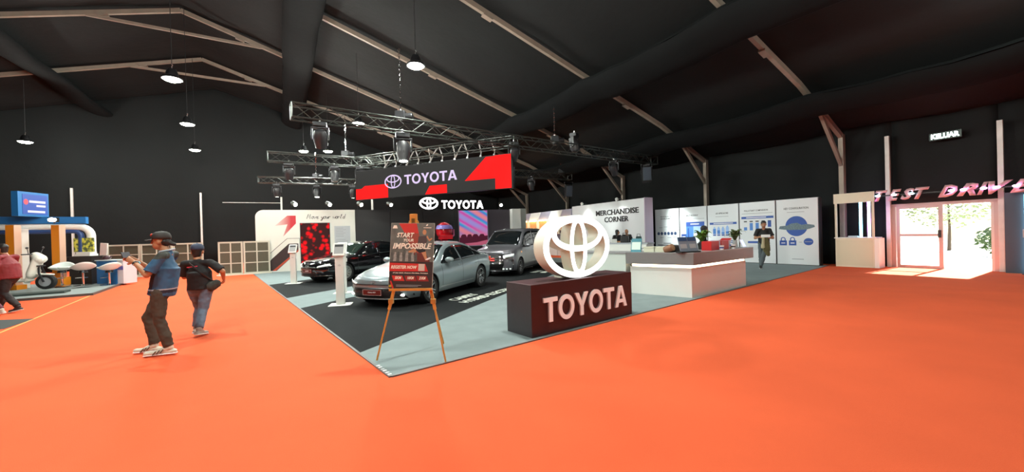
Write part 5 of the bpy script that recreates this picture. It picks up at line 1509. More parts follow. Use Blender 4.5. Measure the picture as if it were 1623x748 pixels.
BASE = dict(hd=(0, .03, 1.57), nk=(0, -.02, 1.42), sl=(-.18, -.02, 1.385), sr=(.18, -.02, 1.385), el=(-.24, -.03, 1.10), er=(.24, -.03, 1.10), wl=(-.25, .06, .86), wr=(.25, .06, .86),
            hl=(-.09, 0, .90), hr=(.09, 0, .90), kl=(-.10, .02, .49), kr=(.10, .02, .49), al=(-.10, -.02, .09), ar=(.10, -.02, .09), tl=(-.12, .16, .03), tr=(.12, .16, .03), ch=(0, 0, 1.22), pv=(0, 0, .93))
def person(label, loc, rz, J, skin, top_m, leg_m, shoe_m, hair=None, hat=None, vox=.011, sleeve=.55, hem=.80, fem=False, sc=1., look=0., long_sleeve=False, hand_d=None, fat=1., group=None, extra=None, top_long=0., shoes_sole=None, top_paint=None):
    t = thing('person', label, 'person', loc, rz)
    t.scale = (sc, sc, sc)
    j = {k: Vector(v) for k, v in {**BASE, **J}.items()}
    sx = (j['sr'] - j['sl']).normalized(); hx = (j['hr'] - j['hl']).normalized()
    up = (j['nk'] - j['pv']).normalized()
    # --- body
    mb = MB()
    hd = j['hd']; fw = Matrix.Rotation(R(look), 3, 'Z') @ Vector((0, 1, 0)); rt = Matrix.Rotation(R(look), 3, 'Z') @ Vector((1, 0, 0))
    HX = Matrix.Rotation(R(look), 3, 'Z')
    mb.ball(hd + Vector((0, 0, .02)) - fw * .012, (.076, .096, .105), 18, 14, HX)
    mb.ball(hd + fw * .028 + Vector((0, 0, -.055)), (.058, .064, .068), 14, 10, HX)
    limb(mb, hd + fw * .088 + Vector((0, 0, .012)), hd + fw * .104 + Vector((0, 0, -.028)), .010, .016, n=8)
    limb(mb, hd + fw * .083 - rt * .018 + Vector((0, 0, -.072)), hd + fw * .083 + rt * .018 + Vector((0, 0, -.072)), .009, .009, n=8)
    for sg in (-1, 1):
        mb.ball(hd + rt * sg * .080 - fw * .012 + Vector((0, 0, -.012)), (.012, .022, .034), 8, 6, HX)
        limb(mb, hd + rt * sg * .018 + fw * .086 + Vector((0, 0, .032)), hd + rt * sg * .05 + fw * .072 + Vector((0, 0, .030)), .009, .008, n=8)
    limb(mb, j['nk'] - up * .05, hd + Vector((0, 0, -.05)) - fw * .02, .058, .052)
    f = .9 * fat
    limb(mb, j['pv'], j['ch'], .125 * f, .140 * f, sx, .68)
    limb(mb, j['ch'], j['nk'] - up * .06, .148 * f, .075, sx, .62)
    for a, b, c in (('sl', 'el', 'wl'), ('sr', 'er', 'wr')):
        limb(mb, j['nk'] - up * .07, j[a] - up * .02, .034, .038)
        limb(mb, j[a] - up * .018, j[b], .043, .040)
        limb(mb, j[b], j[c], .041, .027)
    for a, b, c, d in (('hl', 'kl', 'al', 'tl'), ('hr', 'kr', 'ar', 'tr')):
        limb(mb, j[a], j[b], .078, .052); limb(mb, j[b], j[c], .053, .034)
    hdn = hand_d or {}
    for sd, w, e, sg in (('l', 'wl', 'el', 1), ('r', 'wr', 'er', -1)):
        dd, nn, cu = hdn.get(sd, (j[w] - j[e], (1 if sd == 'l' else -1, .2, 0), 30))
        hand(mb, j[w], dd, nn, sg * (1 if sd == 'l' else 1), cu)
    remesh(mb, 'body', skin, t, vox if vox < .011 else .0105, 3)
    # --- face details
    for sg in (-1, 1):
        MB().ball(hd + rt * sg * .033 + fw * .083 + Vector((0, 0, .012)), (.013, .006, .007), 10, 6, HX).build('eye', M('eye dark', (.02, .015, .012), .2), t, smooth=60)
        b0 = hd + rt * sg * .016 + fw * .093 + Vector((0, 0, .036)); b1 = hd + rt * sg * .052 + fw * .078 + Vector((0, 0, .038))
        if vox < .0105:
            MB().tube([b0, (b0 + b1) / 2 + Vector((0, 0, .005)), b1], .0045, 6).build('eyebrow', M('brow', (.015, .01, .008), .8), t)
    MB().tube([hd + rt * -.022 + fw * .090 + Vector((0, 0, -.071)), hd + fw * .094 + Vector((0, 0, -.070)), hd + rt * .022 + fw * .090 + Vector((0, 0, -.071))], .005, 6).build('lips', M('lip', (.28, .09, .07), .5), t)
    # --- top
    mb = MB()
    e = .022
    limb(mb, j['pv'] + Vector((0, 0, hem - .88 - top_long)), j['ch'], .156 * fat + e, .152 * fat + e, sx, .80, n=20, round_ends=False)
    limb(mb, j['ch'] - up * .02, j['nk'] - up * .045, .158 * fat + e, .085, sx, .64, n=20)
    for a, b, c in (('sl', 'el', 'wl'), ('sr', 'er', 'wr')):
        limb(mb, j['nk'] - up * .05, j[a] - up * .012, .052, .058)
        if long_sleeve:
            limb(mb, j[a] - up * .012, j[b], .062, .054); limb(mb, j[b], j[b].lerp(j[c], .93), .054, .038, round_ends=False)
        else:
            limb(mb, j[a] - up * .012, j[a].lerp(j[b], .35), .060, .066); limb(mb, j[a].lerp(j[b], .3), j[a].lerp(j[b], sleeve * 1.35), .065, .073, round_ends=False)
    remesh(mb, 'shirt', top_m, t, .012 if vox > .008 else .009, 4, .011, 7.5, paint=top_paint)
    # --- trousers
    mb = MB()
    limb(mb, j['pv'] - Vector((0, 0, .03)), j['pv'] + Vector((0, 0, .0)), .145 * fat, .135 * fat, hx, .72)
    for a, b, c in (('hl', 'kl', 'al'), ('hr', 'kr', 'ar')):
        limb(mb, j['pv'].lerp(j[a], .8), j[a], .09, .098)
        limb(mb, j[a], j[b], .098, .072); limb(mb, j[b], j[b].lerp(j[c], .93), .072, .062, round_ends=False)
    remesh(mb, 'trousers', leg_m, t, .012, 4, .013, 10.)
    # --- shoes
    for a, b, nm in (('al', 'tl', 'shoe'), ('ar', 'tr', 'shoe')):
        mb = MB(); A, T_ = j[a], j[b]
        d = T_ - A; dxy = Vector((d.x, d.y, 0)).normalized(); sd = Vector((-dxy.y, dxy.x, 0))
        heel = A - dxy * .045 + Vector((0, 0, -.045))
        limb(mb, heel, T_ + Vector((0, 0, .012)), .040, .036, sd, .75)
        limb(mb, A + Vector((0, 0, .01)), heel.lerp(T_, .55) + Vector((0, 0, .02)), .046, .038, sd, .9)
        so = remesh(mb, nm, shoe_m, t, .009, 3)
        s2 = MB(); limb(s2, heel + Vector((0, 0, -.024)), T_ + Vector((0, 0, -.012)), .044, .040, sd, .3)
        s2.build('sole', shoes_sole or whitep, so, smooth=60)
    # --- hair or cap
    if hair:
        hm, style = hair
        mb = MB()
        mb.ball(hd + Vector((0, 0, .048)) - fw * .02, (.086, .102, .088), 18, 12, HX)
        limb(mb, hd - fw * .050 + Vector((0, 0, .04)), hd - fw * .055 + Vector((0, 0, -.055)), .078, .062, rt, .85)
        if style == 'long':
            limb(mb, hd - fw * .05 + Vector((0, 0, .03)), hd - fw * .08 + Vector((0, 0, -.32)), .085, .075, rt, .45)
            for sg in (-1, 1):
                limb(mb, hd + rt * sg * .075 + Vector((0, 0, .04)), hd + rt * sg * .085 - fw * .03 + Vector((0, 0, -.26)), .03, .035, rt, .8)
        if style == 'bun':
            mb = MB()
            mb.ball(hd - fw * .06 + Vector((0, 0, -.01)), (.075, .06, .07), 14, 10, HX)
            limb(mb, hd - fw * .10 + Vector((0, 0, -.025)), hd - fw * .155 + Vector((0, 0, -.05)), .034, .028)
        remesh(mb, 'hair', hm, t, .009, 3, .003, 30)
    if hat:
        cm, vis, accent = hat
        mb = MB()
        X = Matrix.Translation(hd - fw * .012 + Vector((0, 0, .052))) @ HX.to_4x4() @ Matrix.Diagonal((.92, 1.1, 1, 1))
        mb.lathe([(.098, -.025), (.102, .0), (.098, .03), (.082, .062), (.05, .082), (.002, .088)], 24, X, cap=False)
        c_ = mb.build('cap', cm, t, smooth=60)
        sd = c_.modifiers.new('th', 'SOLIDIFY'); sd.thickness = .006
        if vis:
            rows = []
            for i in range(7):
                f_ = i / 6
                rows.append([hd + Vector((0, 0, .034)) + fw * (.075 + .105 * f_ * (1 - .5 * (k / 5 - 1) ** 2)) + rt * ((k / 5 - 1) * (.088 - .018 * f_)) + Vector((0, 0, -.012 * f_ - .012 * (k / 5 - 1) ** 2)) for k in range(11)])
            v_ = MB().grid(rows).build('visor', cm, c_, smooth=60)
            sd = v_.modifiers.new('th', 'SOLIDIFY'); sd.thickness = .006
        if accent:
            MB().ball(hd + fw * .087 - rt * .02 + Vector((0, 0, .088)), (.035, .014, .022), 12, 8, HX).build('cap_badge', accent, c_, smooth=60)
        MB().ball(hd - fw * .012 + Vector((0, 0, .142)), (.011, .011, .006), 8, 6).build('cap_button', cm, c_)
    return t, j

skin = M('warm skin', (.42, .19, .095), .5, noise_s=12, noise_a=.12)
skin2 = M('tan skin', (.36, .17, .09), .5, noise_s=12, noise_a=.12)
jersey = M('blue jersey', (.028, .105, .21), .6, noise_s=7, noise_a=.35)
brown = M('brown trousers', (.055, .040, .026), .8, noise_s=9, noise_a=.3)
white_sh = M('white trainer', (.66, .60, .48), .55, noise_s=20, noise_a=.12)
hairm = M('black hair', (.01, .008, .007), .5)
capm = M('charcoal cap', (.025, .022, .02), .7)
blackt = M('black cotton', (.010, .010, .011), .8, noise_s=9, noise_a=.4)
jeans = M('blue jeans', (.12, .17, .24), .8, noise_s=14, noise_a=.35)

# man taking a picture with his phone
navy = M('jersey navy', (.010, .016, .035), .6); pale = M('jersey pale stripe', (.35, .42, .48), .6); olive = M('jersey olive', (.035, .042, .035), .7)
def jersey_paint(c):
    if .862 < c.z < .905: return 1
    if .905 <= c.z < .920: return 2
    if c.z > 1.34 and c.y < -.10 + (c.z - 1.34) * .6 and abs(c.x) > .07: return 3
    if c.z < 1.16 and c.y > -.10 + (1.16 - c.z) * .25 and c.z > .93: return 1
    return 0
m1 = dict(hd=(0, -.075, 1.585), nk=(0, -.165, 1.435), sl=(-.185, -.175, 1.395), sr=(.17, -.15, 1.395), el=(-.24, -.03, 1.13), er=(.20, .06, 1.10), wl=(-.10, .18, 1.305), wr=(.06, .22, 1.31),
          ch=(0, -.14, 1.22), pv=(0, -.07, .92), hl=(-.095, -.08, .89), hr=(.095, -.05, .89), kl=(-.12, -.09, .50), kr=(.11, .15, .50), al=(-.13, -.21, .095), ar=(.10, .075, .095), tl=(-.16, .05, .035), tr=(.10, .30, .035))
t1, j1 = person('man in a blue jersey and black cap photographing with his phone', (-5.04, 5.42, 0), 106, m1, skin, jersey, brown, white_sh, hair=(hairm, 'bun'), hat=(capm, True, M('cap orange', (.6, .06, .03), .5)), vox=.0075, sleeve=.62, hem=.79,
                hand_d={'l': ((.25, .85, .45), (.9, .1, -.1), 40), 'r': ((-.15, .85, .45), (-.9, .1, -.1), 40)}, fat=1.06, top_paint=([jersey, navy, pale, olive], jersey_paint))
MB().tube([(-.075, -.10, 1.44), (-.06, -.20, 1.455), (0, -.235, 1.47), (.06, -.20, 1.455), (.075, -.10, 1.44), (.03, -.06, 1.40), (0, -.045, 1.36), (-.03, -.06, 1.40)], .012, 8, closed=True).build('collar', pale, t1, smooth=60)
MB().tube([(-.07, -.12, 1.45), (-.05, -.02, 1.33), (-.02, .0, 1.26)], .008, 6).build('lanyard', M('lanyard red', (.4, .03, .03), .6), t1)
wc, wd = Vector(j1['wl']), (Vector(j1['wl']) - Vector(j1['el'])).normalized()
X = Matrix.Translation(wc - wd * .03) @ wd.to_track_quat('Z', 'Y').to_matrix().to_4x4()
w_o = MB().lathe([(.034, -.012), (.038, 0), (.034, .012)], 16, X, cap=False).build('watch_strap', black, t1)
MB().bx(-.045, -.036, -.02, .02, -.022, .022, X).build('watch_face', M('watch face', (.25, .5, .55), .2, emit=(.3, .7, .8), es=.3), w_o)
for sg, a_, b_ in ((-1, 'al', 'tl'), (1, 'ar', 'tr')):
    A, T_ = Vector(j1[a_]), Vector(j1[b_])
    for k in range(3):
        c = A.lerp(T_, .25 + .16 * k) + Vector((0, 0, -.005))
        for s_ in (-1, 1):
            MB().bar(c + Vector((s_ * .041, -.01, .02)), c + Vector((s_ * .045, .025, -.028)), .006, .016, (1, 0, 0)).build('shoe_stripe', M('stripe brown', (.08, .05, .03), .6), t1)
ph = thing('phone', 'dark phone held up by the man in the blue jersey', 'phone', (-5.04, 5.42, 0), 106)
MB().bx(-.085, .085, -.005, .005, -.042, .042, Matrix.Translation((-.02, .315, 1.405)) @ Matrix.Rotation(R(-18), 4, 'X')).build('case', black, ph, bevel=.004)
MB().bx(-.08, .08, -.0065, -.005, -.038, .038, Matrix.Translation((-.02, .315, 1.405)) @ Matrix.Rotation(R(-18), 4, 'X')).build('display', EM('phone display', (.3, .3, .3), .5), ph)

# man walking away with a belt bag
m2 = dict(hd=(-.02, .03, 1.40), nk=(0, -.03, 1.255), sl=(-.19, -.03, 1.215), sr=(.19, -.05, 1.215), el=(-.25, .08, .97), er=(.38, -.06, 1.05), wl=(-.20, .26, .95), wr=(.30, .16, .90),
          ch=(.02, -.03, 1.06), pv=(.03, -.02, .80), hl=(-.07, -.02, .76), hr=(.12, -.02, .76), kl=(-.06, .12, .43), kr=(.07, -.05, .42), al=(-.11, .10, .08), ar=(.10, -.26, .12), tl=(-.13, .27, .03), tr=(.13, -.10, .03))
t2, j2 = person('man in a black shirt, jeans and dark cap walking away behind the photographer in blue', (-5.35, 6.55, 0), 14, m2, skin, blackt, jeans, M('grey trainer', (.35, .34, .3), .6), hair=(hairm, 'short'), hat=(M('navy cap', (.03, .045, .085), .7), True, None), vox=.0095, hem=.84, sleeve=.66, fat=1.05, look=12)
MB().prism([(-.09, 1.135), (.06, 1.15), (.065, 1.165), (-.085, 1.15)], .168, .172, FR).build('shirt_print', M('pink print', (.65, .06, .10), .6), t2)
bg = thing('belt_bag', 'dark belt bag on the hip of the man walking away', 'bag', (-5.35, 6.55, 0), 14)
mb = MB(); limb(mb, (.22, -.09, .80), (.27, -.02, .84), .085, .075, (0, 0, 1), .65)
remesh(mb, 'pouch', M('dark canvas', (.035, .032, .026), .8, noise_s=16, noise_a=.5), bg, .012, 3, .006, 20)
MB().tube([(.24, -.05, .88), (.12, -.19, 1.05), (-.05, -.18, 1.22)], .012, 6).build('strap', black, bg)

# man in red walking off on the far side, and a second visitor cut by the frame
m3 = dict(hd=(0, .10, 1.52), nk=(0, .02, 1.38), sl=(-.2, .0, 1.34), sr=(.2, .0, 1.34), el=(-.26, .02, 1.07), er=(.24, .12, 1.08), wl=(-.20, .26, 1.04), wr=(.10, .33, 1.02), ch=(0, -.02, 1.16), pv=(0, -.06, .88),
          hl=(-.09, -.06, .85), hr=(.09, -.06, .85), kl=(-.10, -.02, .46), kr=(.10, .2, .48), al=(-.11, -.30, .13), ar=(.10, .28, .09), tl=(-.12, -.14, .03), tr=(.11, .46, .03))
person('man in a dark red shirt walking past the white scooter', (-12.15, 9.25, 0), 100, m3, skin2, M('dark red shirt', (.20, .016, .022), .7, noise_s=7, noise_a=.25), M('dark trousers', (.022, .016, .016), .8), M('dark trainer', (.03, .02, .02), .6), hair=(hairm, 'short'), hem=.80, fat=1.2, sleeve=.6)
person('visitor with a lime top and maroon trousers, half cut by the photo edge', (-12.05, 8.72, 0), 95, dict(m3, kl=(-.1, .15, .47), al=(-.11, .2, .09), tl=(-.12, .36, .03), kr=(.1, 0, .46), ar=(.1, -.28, .12), tr=(.11, -.12, .03)), skin2, M('lime cloth', (.45, .5, .10), .7), M('maroon trousers', (.11, .02, .04), .8), M('pale trainer', (.55, .5, .42), .6), hair=(hairm, 'short'), hem=.85)

# staff at the info panels
m4 = dict(wl=(-.02, .20, 1.12), wr=(.06, .20, 1.16), el=(-.27, .02, 1.08), er=(.27, .02, 1.08), kl=(.02, .08, .48), al=(.12, .06, .09), tl=(.14, .22, .03), ar=(.10, -.04, .09))
t4, j4 = person('staff member in a black T-shirt with a jacket over his arm by the info panels', (9.35, 14.3, .012), 155, m4, skin2, blackt, M('grey jeans', (.07, .09, .10), .8), M('dark shoes', (.02, .018, .016), .5), hair=(hairm, 'short'), hem=.84, sc=1.05, hand_d={'l': ((1, .2, 0), (0, -1, 0), 40), 'r': ((-1, .2, 0), (0, -1, 0), 40)})
jk = thing('folded_jacket', 'olive and cream jacket hanging over the arm of the staff member', 'jacket', (9.35, 14.3, .012), 155)
mb = MB(); limb(mb, (-.02, .21, 1.16), (-.05, .19, .72), .09, .13, (1, 0, 0), .45); limb(mb, (-.04, .2, .75), (-.10, .2, .52), .11, .06, (1, 0, 0), .4)
remesh(mb, 'olive_cloth', M('olive cloth', (.10, .09, .035), .8, noise_s=8, noise_a=.3), jk, .013, 3, .012, 9)
mb = MB(); limb(mb, (.05, .26, 1.14), (.07, .25, .80), .045, .06, (1, 0, 0), .5)
remesh(mb, 'cream_lining', M('cream cloth', (.45, .40, .25), .8), jk, .012, 3, .008, 9)
bk_ = MB().bx(-.16, .12, .24, .27, 1.17, 1.27).build('white_card', whitep)
tag(bk_, 'white card held by the staff member', 'card'); bk_.location = (9.35, 14.3, .012); bk_.rotation_euler = (0, 0, R(155))

# woman behind the counter, two people at the merchandise desk
person('woman with long black hair behind the reception counter', (5.35, 10.75, .012), -120, dict(wl=(-.1, .3, 1.08), wr=(.1, .3, 1.08)), skin, blackt, blackt, black, hair=(hairm, 'long'), sc=.96, hem=.8, look=35)
mk = MB().ball((0, 0, 0), (.05, .04, .045), 12, 8).build('lime_leaf', MATS['fresh leaf']) if False else None
person('woman with long dark hair at the merchandise desk', (5.25, 19.2, .012), -165, dict(wl=(-.1, .3, 1.08), wr=(.1, .3, 1.08)), skin, blackt, blackt, black, hair=(hairm, 'long'), sc=.95, look=60)
person('bald man in a black shirt at the merchandise desk', (5.75, 19.3, .012), -190, dict(wl=(-.04, .18, 1.38), el=(-.26, .14, 1.12), wr=(.1, .3, 1.08)), skin2, blackt, blackt, black, sc=.96, long_sleeve=True, look=40, fat=1.1)
# ---------------------------------------------------------------- test drive counter, lettering, doorway
tk = thing('promo_counter', 'white promotion counter with posts, header board and neon tubes', 'counter', H(-.02, .72), HA - 180)
kw = M('ivory laminate', (.66, .62, .48), .5)
KW = 1.12
MB().bx(0, KW, 0, .55, 0, 1.06).build('body', kw, tk, bevel=.008)
MB().bx(.04, KW - .04, -.006, 0, .06, 1.0).build('front_panel', M('ivory panel', (.60, .55, .40), .5), tk)
MB().bx(-.02, KW + .05, -.03, .6, 1.06, 1.09).build('worktop', white, tk)
for x in (0, KW - .06):
    MB().bx(x, x + .06, 0, .06, 1.09, 2.4).build('post', kw, tk)
MB().bx(-.02, KW + .02, -.03, .04, 2.36, 2.72).build('header_board', kw, tk, bevel=.005)
MB().bx(KW, KW + .12, 0, .55, 0, 1.06).build('side_panel', white, tk)
def neon(parent, x, y, z0, z1, m, nm='neon_tube'):
    MB().tube([(x, y, z0), (x, y, z1)], .042, 10).build(nm, m, parent, smooth=60)
ncy, nvi = EM('cyan neon', (.25, .8, 1.), 10.), EM('violet neon', (.85, .35, 1.), 14.)
neon(tk, .70, .2, 1.09, 2.4, ncy)
neon(tk, .93, .2, 1.09, 2.4, nvi)
pr = thing('paper_pile', 'small pile of papers on the promotion counter', 'papers', H(-.02, .72, 1.09), HA - 180)
for k in range(3):
    MB().bx(.35, .62, .1, .3, k * .02, k * .02 + .018, Matrix.Rotation(R(k * 5), 4, 'Z')).build('sheet_stack', whitep if k % 2 else greyp, pr)

# doorway
dr = thing('door_1', 'aluminium framed double sliding door standing half open onto the garden', 'door', H(DOOR0, -.1), HA - 180, kind='structure')
DWd = DOOR0 - DOOR1
fm = M('door frame pinkish alu', (.45, .36, .34), .4, .3)
MB().bx(0, .1, 0, .12, 0, DOORH).build('jamb', fm, dr, bevel=.005)
MB().bx(DWd - .1, DWd, 0, .12, 0, DOORH).build('jamb', fm, dr, bevel=.005)
MB().bx(0, DWd, 0, .12, DOORH - .06, DOORH + .04).build('head', fm, dr, bevel=.005)
lf = MB().bx(.12, .2, .02, .08, 0, DOORH - .06).bx(1.14, 1.24, .02, .08, 0, DOORH - .06).bx(.2, 1.14, .02, .08, 0, .1).bx(.2, 1.14, .02, .08, 1.1, 1.18).bx(.2, 1.14, .02, .08, DOORH - .14, DOORH - .06).build('leaf_frame', fm, dr)
gl = bpy.data.materials.new('clear door glass'); gl.use_nodes = True
nt = gl.node_tree; nt.nodes.remove(nt.nodes['Principled BSDF'])
g1 = nt.nodes.new('ShaderNodeBsdfGlossy'); g1.inputs['Roughness'].default_value = .02; g2 = nt.nodes.new('ShaderNodeBsdfTransparent'); g2.inputs[0].default_value = (.95, .96, .95, 1); gm = nt.nodes.new('ShaderNodeMixShader'); gm.inputs[0].default_value = .92
nt.links.new(g1.outputs[0], gm.inputs[1]); nt.links.new(g2.outputs[0], gm.inputs[2]); nt.links.new(gm.outputs[0], nt.nodes['Material Output'].inputs[0])
for z0, z1 in ((.1, 1.1), (1.18, DOORH - .14)):
    MB().bx(.2, 1.14, .045, .055, z0, z1).build('pane', gl, dr)
MB().bx(1.13, 1.2, -.02, .02, 1.05, 1.3).build('door_lock', black, dr)
MB().bx(DWd - .16, DWd - .1, .02, .1, 0, DOORH - .06).build('parked_leaf_edge', alu_w, dr)

# TEST DRIVE lettering hung across the doorway
td = thing('hanging_lettering', 'big pink slanted TEST DRIVE letters with bulbs across the doorway', 'lettering', H(-1.1, .42, 2.36), HA - 180)
lm = M('salmon letter', (.55, .30, .30), .45)
cx = 0.
for ch, x_, w_ in (('T', .0, .34), ('E', .35, .34), ('S', .67, .34), ('T', 1.0, .36), ('D', 1.55, .42), ('R', 1.95, .44), ('I', 2.36, .22), ('V', 2.58, .46), ('E', 2.98, .46)):
    me = text_mesh(ch, .38, width=w_, ext=.06, shear=.45, bold=.045, x=x_, y=0)
    me.materials.clear(); me.materials.append(lm)
    link('letter', me, td)
MB().bx(-.05, 3.5, .03, .06, .17, .21).build('hanger_bar', black, td)
for k, x in enumerate((.1, .52, .95, 1.85, 2.1, 2.5, 2.75, 3.1)):
    m_ = EM('blue bulb glow', (.45, .8, 1.), 14.) if k < 3 else EM('pink bulb glow', (1., .4, .95), 32.)
    MB().ball((x, -.1, .19), (.07, .04, .035), 12, 8).build('bulb', m_, td, smooth=60)
# neon portal at the far side of the door
np_ = thing('neon_portal', 'tall dark board edged with a cyan neon tube at the photo edge', 'light board', H(-3.95, .25), HA - 180)
MB().bx(0, .62, .0, .06, 0, 2.38).build('board', M('slate cloth board', (.045, .055, .075), .6), np_)
neon(np_, .40, -.04, .05, 2.3, ncy)
MB().tube([(.45, -.06, .1), (.42, -.07, .9), (.56, -.08, 1.3), (.4, -.06, 1.5)], .012, 6).build('loose_cable', black, np_)
ds = thing('dark_stand', 'small dark gadget leaning at the neon board', 'stand', H(-4.42, .5), HA - 180)
MB().tube([(0, 0, 0), (0, 0, 1.1)], .03, 8).build('pole', black, ds)
MB().bx(-.12, .12, -.06, .06, 1.05, 1.3).build('head', greyp, ds, bevel=.02)
MB().lathe([(.16, 0), (.14, .03)], 16).build('base', black, ds)
# exit sign
ex = thing('exit_sign', 'lit white exit sign reading KELUAR high on the black wall', 'sign', H(-2.36, -.12, 4.30), HA - 180)
MB().bx(0, .72, 0, .06, 0, .24).build('housing', M('green black housing', (.02, .05, .04), .4), ex)
text('KELUAR', .17, EM('exit glow', (.8, 1., .92), 5.), ex, 'lit_lettering', width=.64, x=.04, y=.035, d=.004, bold=.05)
# outside: paving, hedge and trees
pav = MB().prism([tuple(H(6, -.45)[:2]), tuple(H(-14, -.45)[:2]), tuple(H(-14, -30)[:2]), tuple(H(6, -30)[:2])], -.06, -.005, TOP).build('ground_outside', M('bleached paving', (.6, .58, .52), .8))
struct(pav, 'pale sunlit paving outside the doorway', 'ground')
def leafy(p, rx, rz_, n, label, m, nm='garden_bush', trunk=False):
    t = thing(nm, label, 'bush' if not trunk else 'tree', p)
    mb = MB(); rnd = random.Random(hash(label) % 999 if False else len(label))
    for i in range(n * 2):
        th = rnd.uniform(0, 6.28); ph_ = math.acos(rnd.uniform(-1, 1)); rr = rnd.uniform(.6, 1.) 
        c = Vector((rx * rr * math.sin(ph_) * math.cos(th), rx * rr * math.sin(ph_) * math.sin(th), rz_ + rz_ * rr * math.cos(ph_) + (1.2 if trunk else .0)))
        a = Vector((rnd.uniform(-1, 1), rnd.uniform(-1, 1), rnd.uniform(-1, 1))).normalized(); b = a.orthogonal().normalized()
        s = rnd.uniform(.07, .15)
        mb.add([c - a * s, c - b * s * .5, c + a * s, c + b * s * .5], [(0, 1, 2, 3)])
    o = mb.build('foliage', m, t); o['kind'] = 'stuff'
    MB().tube([(0, 0, 0), (.05, 0, rz_ * .7), (0, .05, rz_ * 1.2 + (1.2 if trunk else 0))], [.09, .06, .03], 8).build('trunk', M('bark', (.1, .07, .05), .9), t)
gm1, gm2 = M('garden leaf', (.20, .28, .12), .6), M('pale garden leaf', (.50, .56, .34), .6)
leafy(H(-3.2, -9.0, -.03), 1.3, .75, 900, 'dark green bush in the garden seen through the open door', gm1)
leafy(H(-6.5, -13, -.03), 2.2, 1.9, 1100, 'pale green tree in the garden beyond the dark bush', gm2, 'garden_tree', True)
leafy(H(-.4, -13, -.03), 2.2, 1.9, 1100, 'pale green tree in the garden behind the glass leaf', gm2, 'garden_tree', True)
leafy(H(-10.8, -13.5, -.03), 2.2, 1.6, 900, 'pale garden tree farthest along the paving', gm2, 'garden_tree', True)

# litter near the panels
for k in range(2):
    o = MB().ball((0, 0, .03), (.07, .05, .03), 8, 6).build('paper_scrap', whitep, loc=H(.75 + .25 * k, .45), smooth=False)
    tag(o, ['crumpled white paper on the red carpet beside the last info panel', 'second crumpled paper nearer the promotion counter'][k], 'paper')

# ---------------------------------------------------------------- window fences on the far left
fm2 = M('ivory steel frame', (.56, .54, .44), .5)
inf = M('olive mesh infill', (.085, .080, .052), .7, noise_s=20, noise_a=.2)
def fence(p, q, cols, label, h=1.55, group='window fences'):
    p, q = Vector(p), Vector(q)
    t = thing('window_fence', label, 'fence', p, math.degrees(math.atan2((q - p).y, (q - p).x)), group)
    L = (q - p).length
    MB().bx(0, .07, -.03, .03, 0, h).build('stile', fm2, t); MB().bx(L - .07, L, -.03, .03, 0, h).build('stile', fm2, t)
    MB().bx(.07, L - .07, -.03, .03, 0, .1).build('rail', fm2, t); MB().bx(.07, L - .07, -.03, .03, h - .07, h).build('rail', fm2, t)
    for i in range(1, cols):
        x = L * i / cols
        MB().bx(x - .025, x + .025, -.025, .025, .1, h - .07).build('mullion', fm2, t)
    for k in (1, 2):
        z = h * k / 3 + .03
        MB().bx(.07, L - .07, -.02, .02, z - .022, z + .022).build('rail', fm2, t)
    for i in range(cols):
        for k in range(3):
            x0, x1 = max(.07, L * i / cols), min(L - .07, L * (i + 1) / cols); z0, z1 = max(.1, h * k / 3 + .03), min(h - .07, h * (k + 1) / 3 + .03)
            MB().bx(x0, x1, -.006, .006, z0, z1).build('pane', inf, t)
    MB().bx(-.05, L + .05, -.25, -.03, 0, .05).build('foot_rail', M('pale sill', (.7, .66, .55), .5), t)
fence((-13.42, 17.55, 0), (-12.62, 18.02, 0), 2, 'window fence unit just left of the white wall, with two columns of panes')
fence((-12.60, 18.03, 0), (-11.7, 18.58, 0), 2, 'window fence unit running in behind the rounded end of the white wall')
fence((-19.2, 18.25, 0), (-17.7, 18.3, 0), 2, 'window fence unit behind the blue counter')
fence((-17.66, 18.3, 0), (-16.2, 18.35, 0), 2, 'window fence unit behind the raised phone')
fence((-16.16, 18.35, 0), (-14.8, 18.4, 0), 2, 'window fence unit behind the man in the blue jersey')
wp = MB().bx(-.16, .16, -.03, .03, .75, 1.75).build('white_board', white, loc=(-19.35, 18.1, -.02)); tag(wp, 'tilted white board at the end of the window fence', 'board'); wp.rotation_euler = (0, R(6), 0); wp.location.z = -.1
rp_ = MB().tube([wx(1.0, 3.45, .75), wx(-.6, 3.47, .9), wx(-1.6, 3.5, 1.2)], .012, 6).build('support_rope', alu_w); tag(rp_, 'thin pale line running left from the pole behind the white wall', 'line')

# ---------------------------------------------------------------- scooter stand on the far left
KA = 35.0
KO = Vector((-13.14, 11.97, 0))
K = lambda x, y, z=0: KO + Matrix.Rotation(R(KA), 3, 'Z') @ Vector((x, y, z))
o = MB().prism([tuple(K(-9, 0)[:2]), tuple(K(0, 0)[:2]), tuple(K(0, 6.1)[:2]), tuple(K(-9, 6.1)[:2])], 0, .07, TOP).build('floor_platform', M('platform grey', (.24, .27, .26), .8, noise_s=4, noise_a=.15))
struct(o, 'low grey platform of the scooter stand', 'floor')
o = MB().bar(K(-9, -.03, .035), K(0, -.03, .035), .06, .07).bar(K(.03, -.06, .035), K(.03, 6.1, .035), .06, .07).build('trim_2', M('dark edge', (.07, .07, .065), .6)); struct(o, 'dark edge strip of the scooter platform', 'trim')
o = MB().prism([tuple(K(-9, .55)[:2]), tuple(K(-.75, .75)[:2]), tuple(K(-.75, 1.3)[:2]), tuple(K(-9, 1.8)[:2])], .07, .13, TOP).build('floor_step', M('dark green step', (.03, .045, .04), .6)); struct(o, 'dark raised step under the bar stools', 'floor')
sb = M('stand blue', (.012, .14, .38), .5)
bc = thing('blue_counter', 'bright blue counter with white end panel on the scooter stand', 'counter', (-15.95, 14.75, .07), -6)
MB().bx(0, .86, 0, .5, 0, .88).build('body', sb, bc)
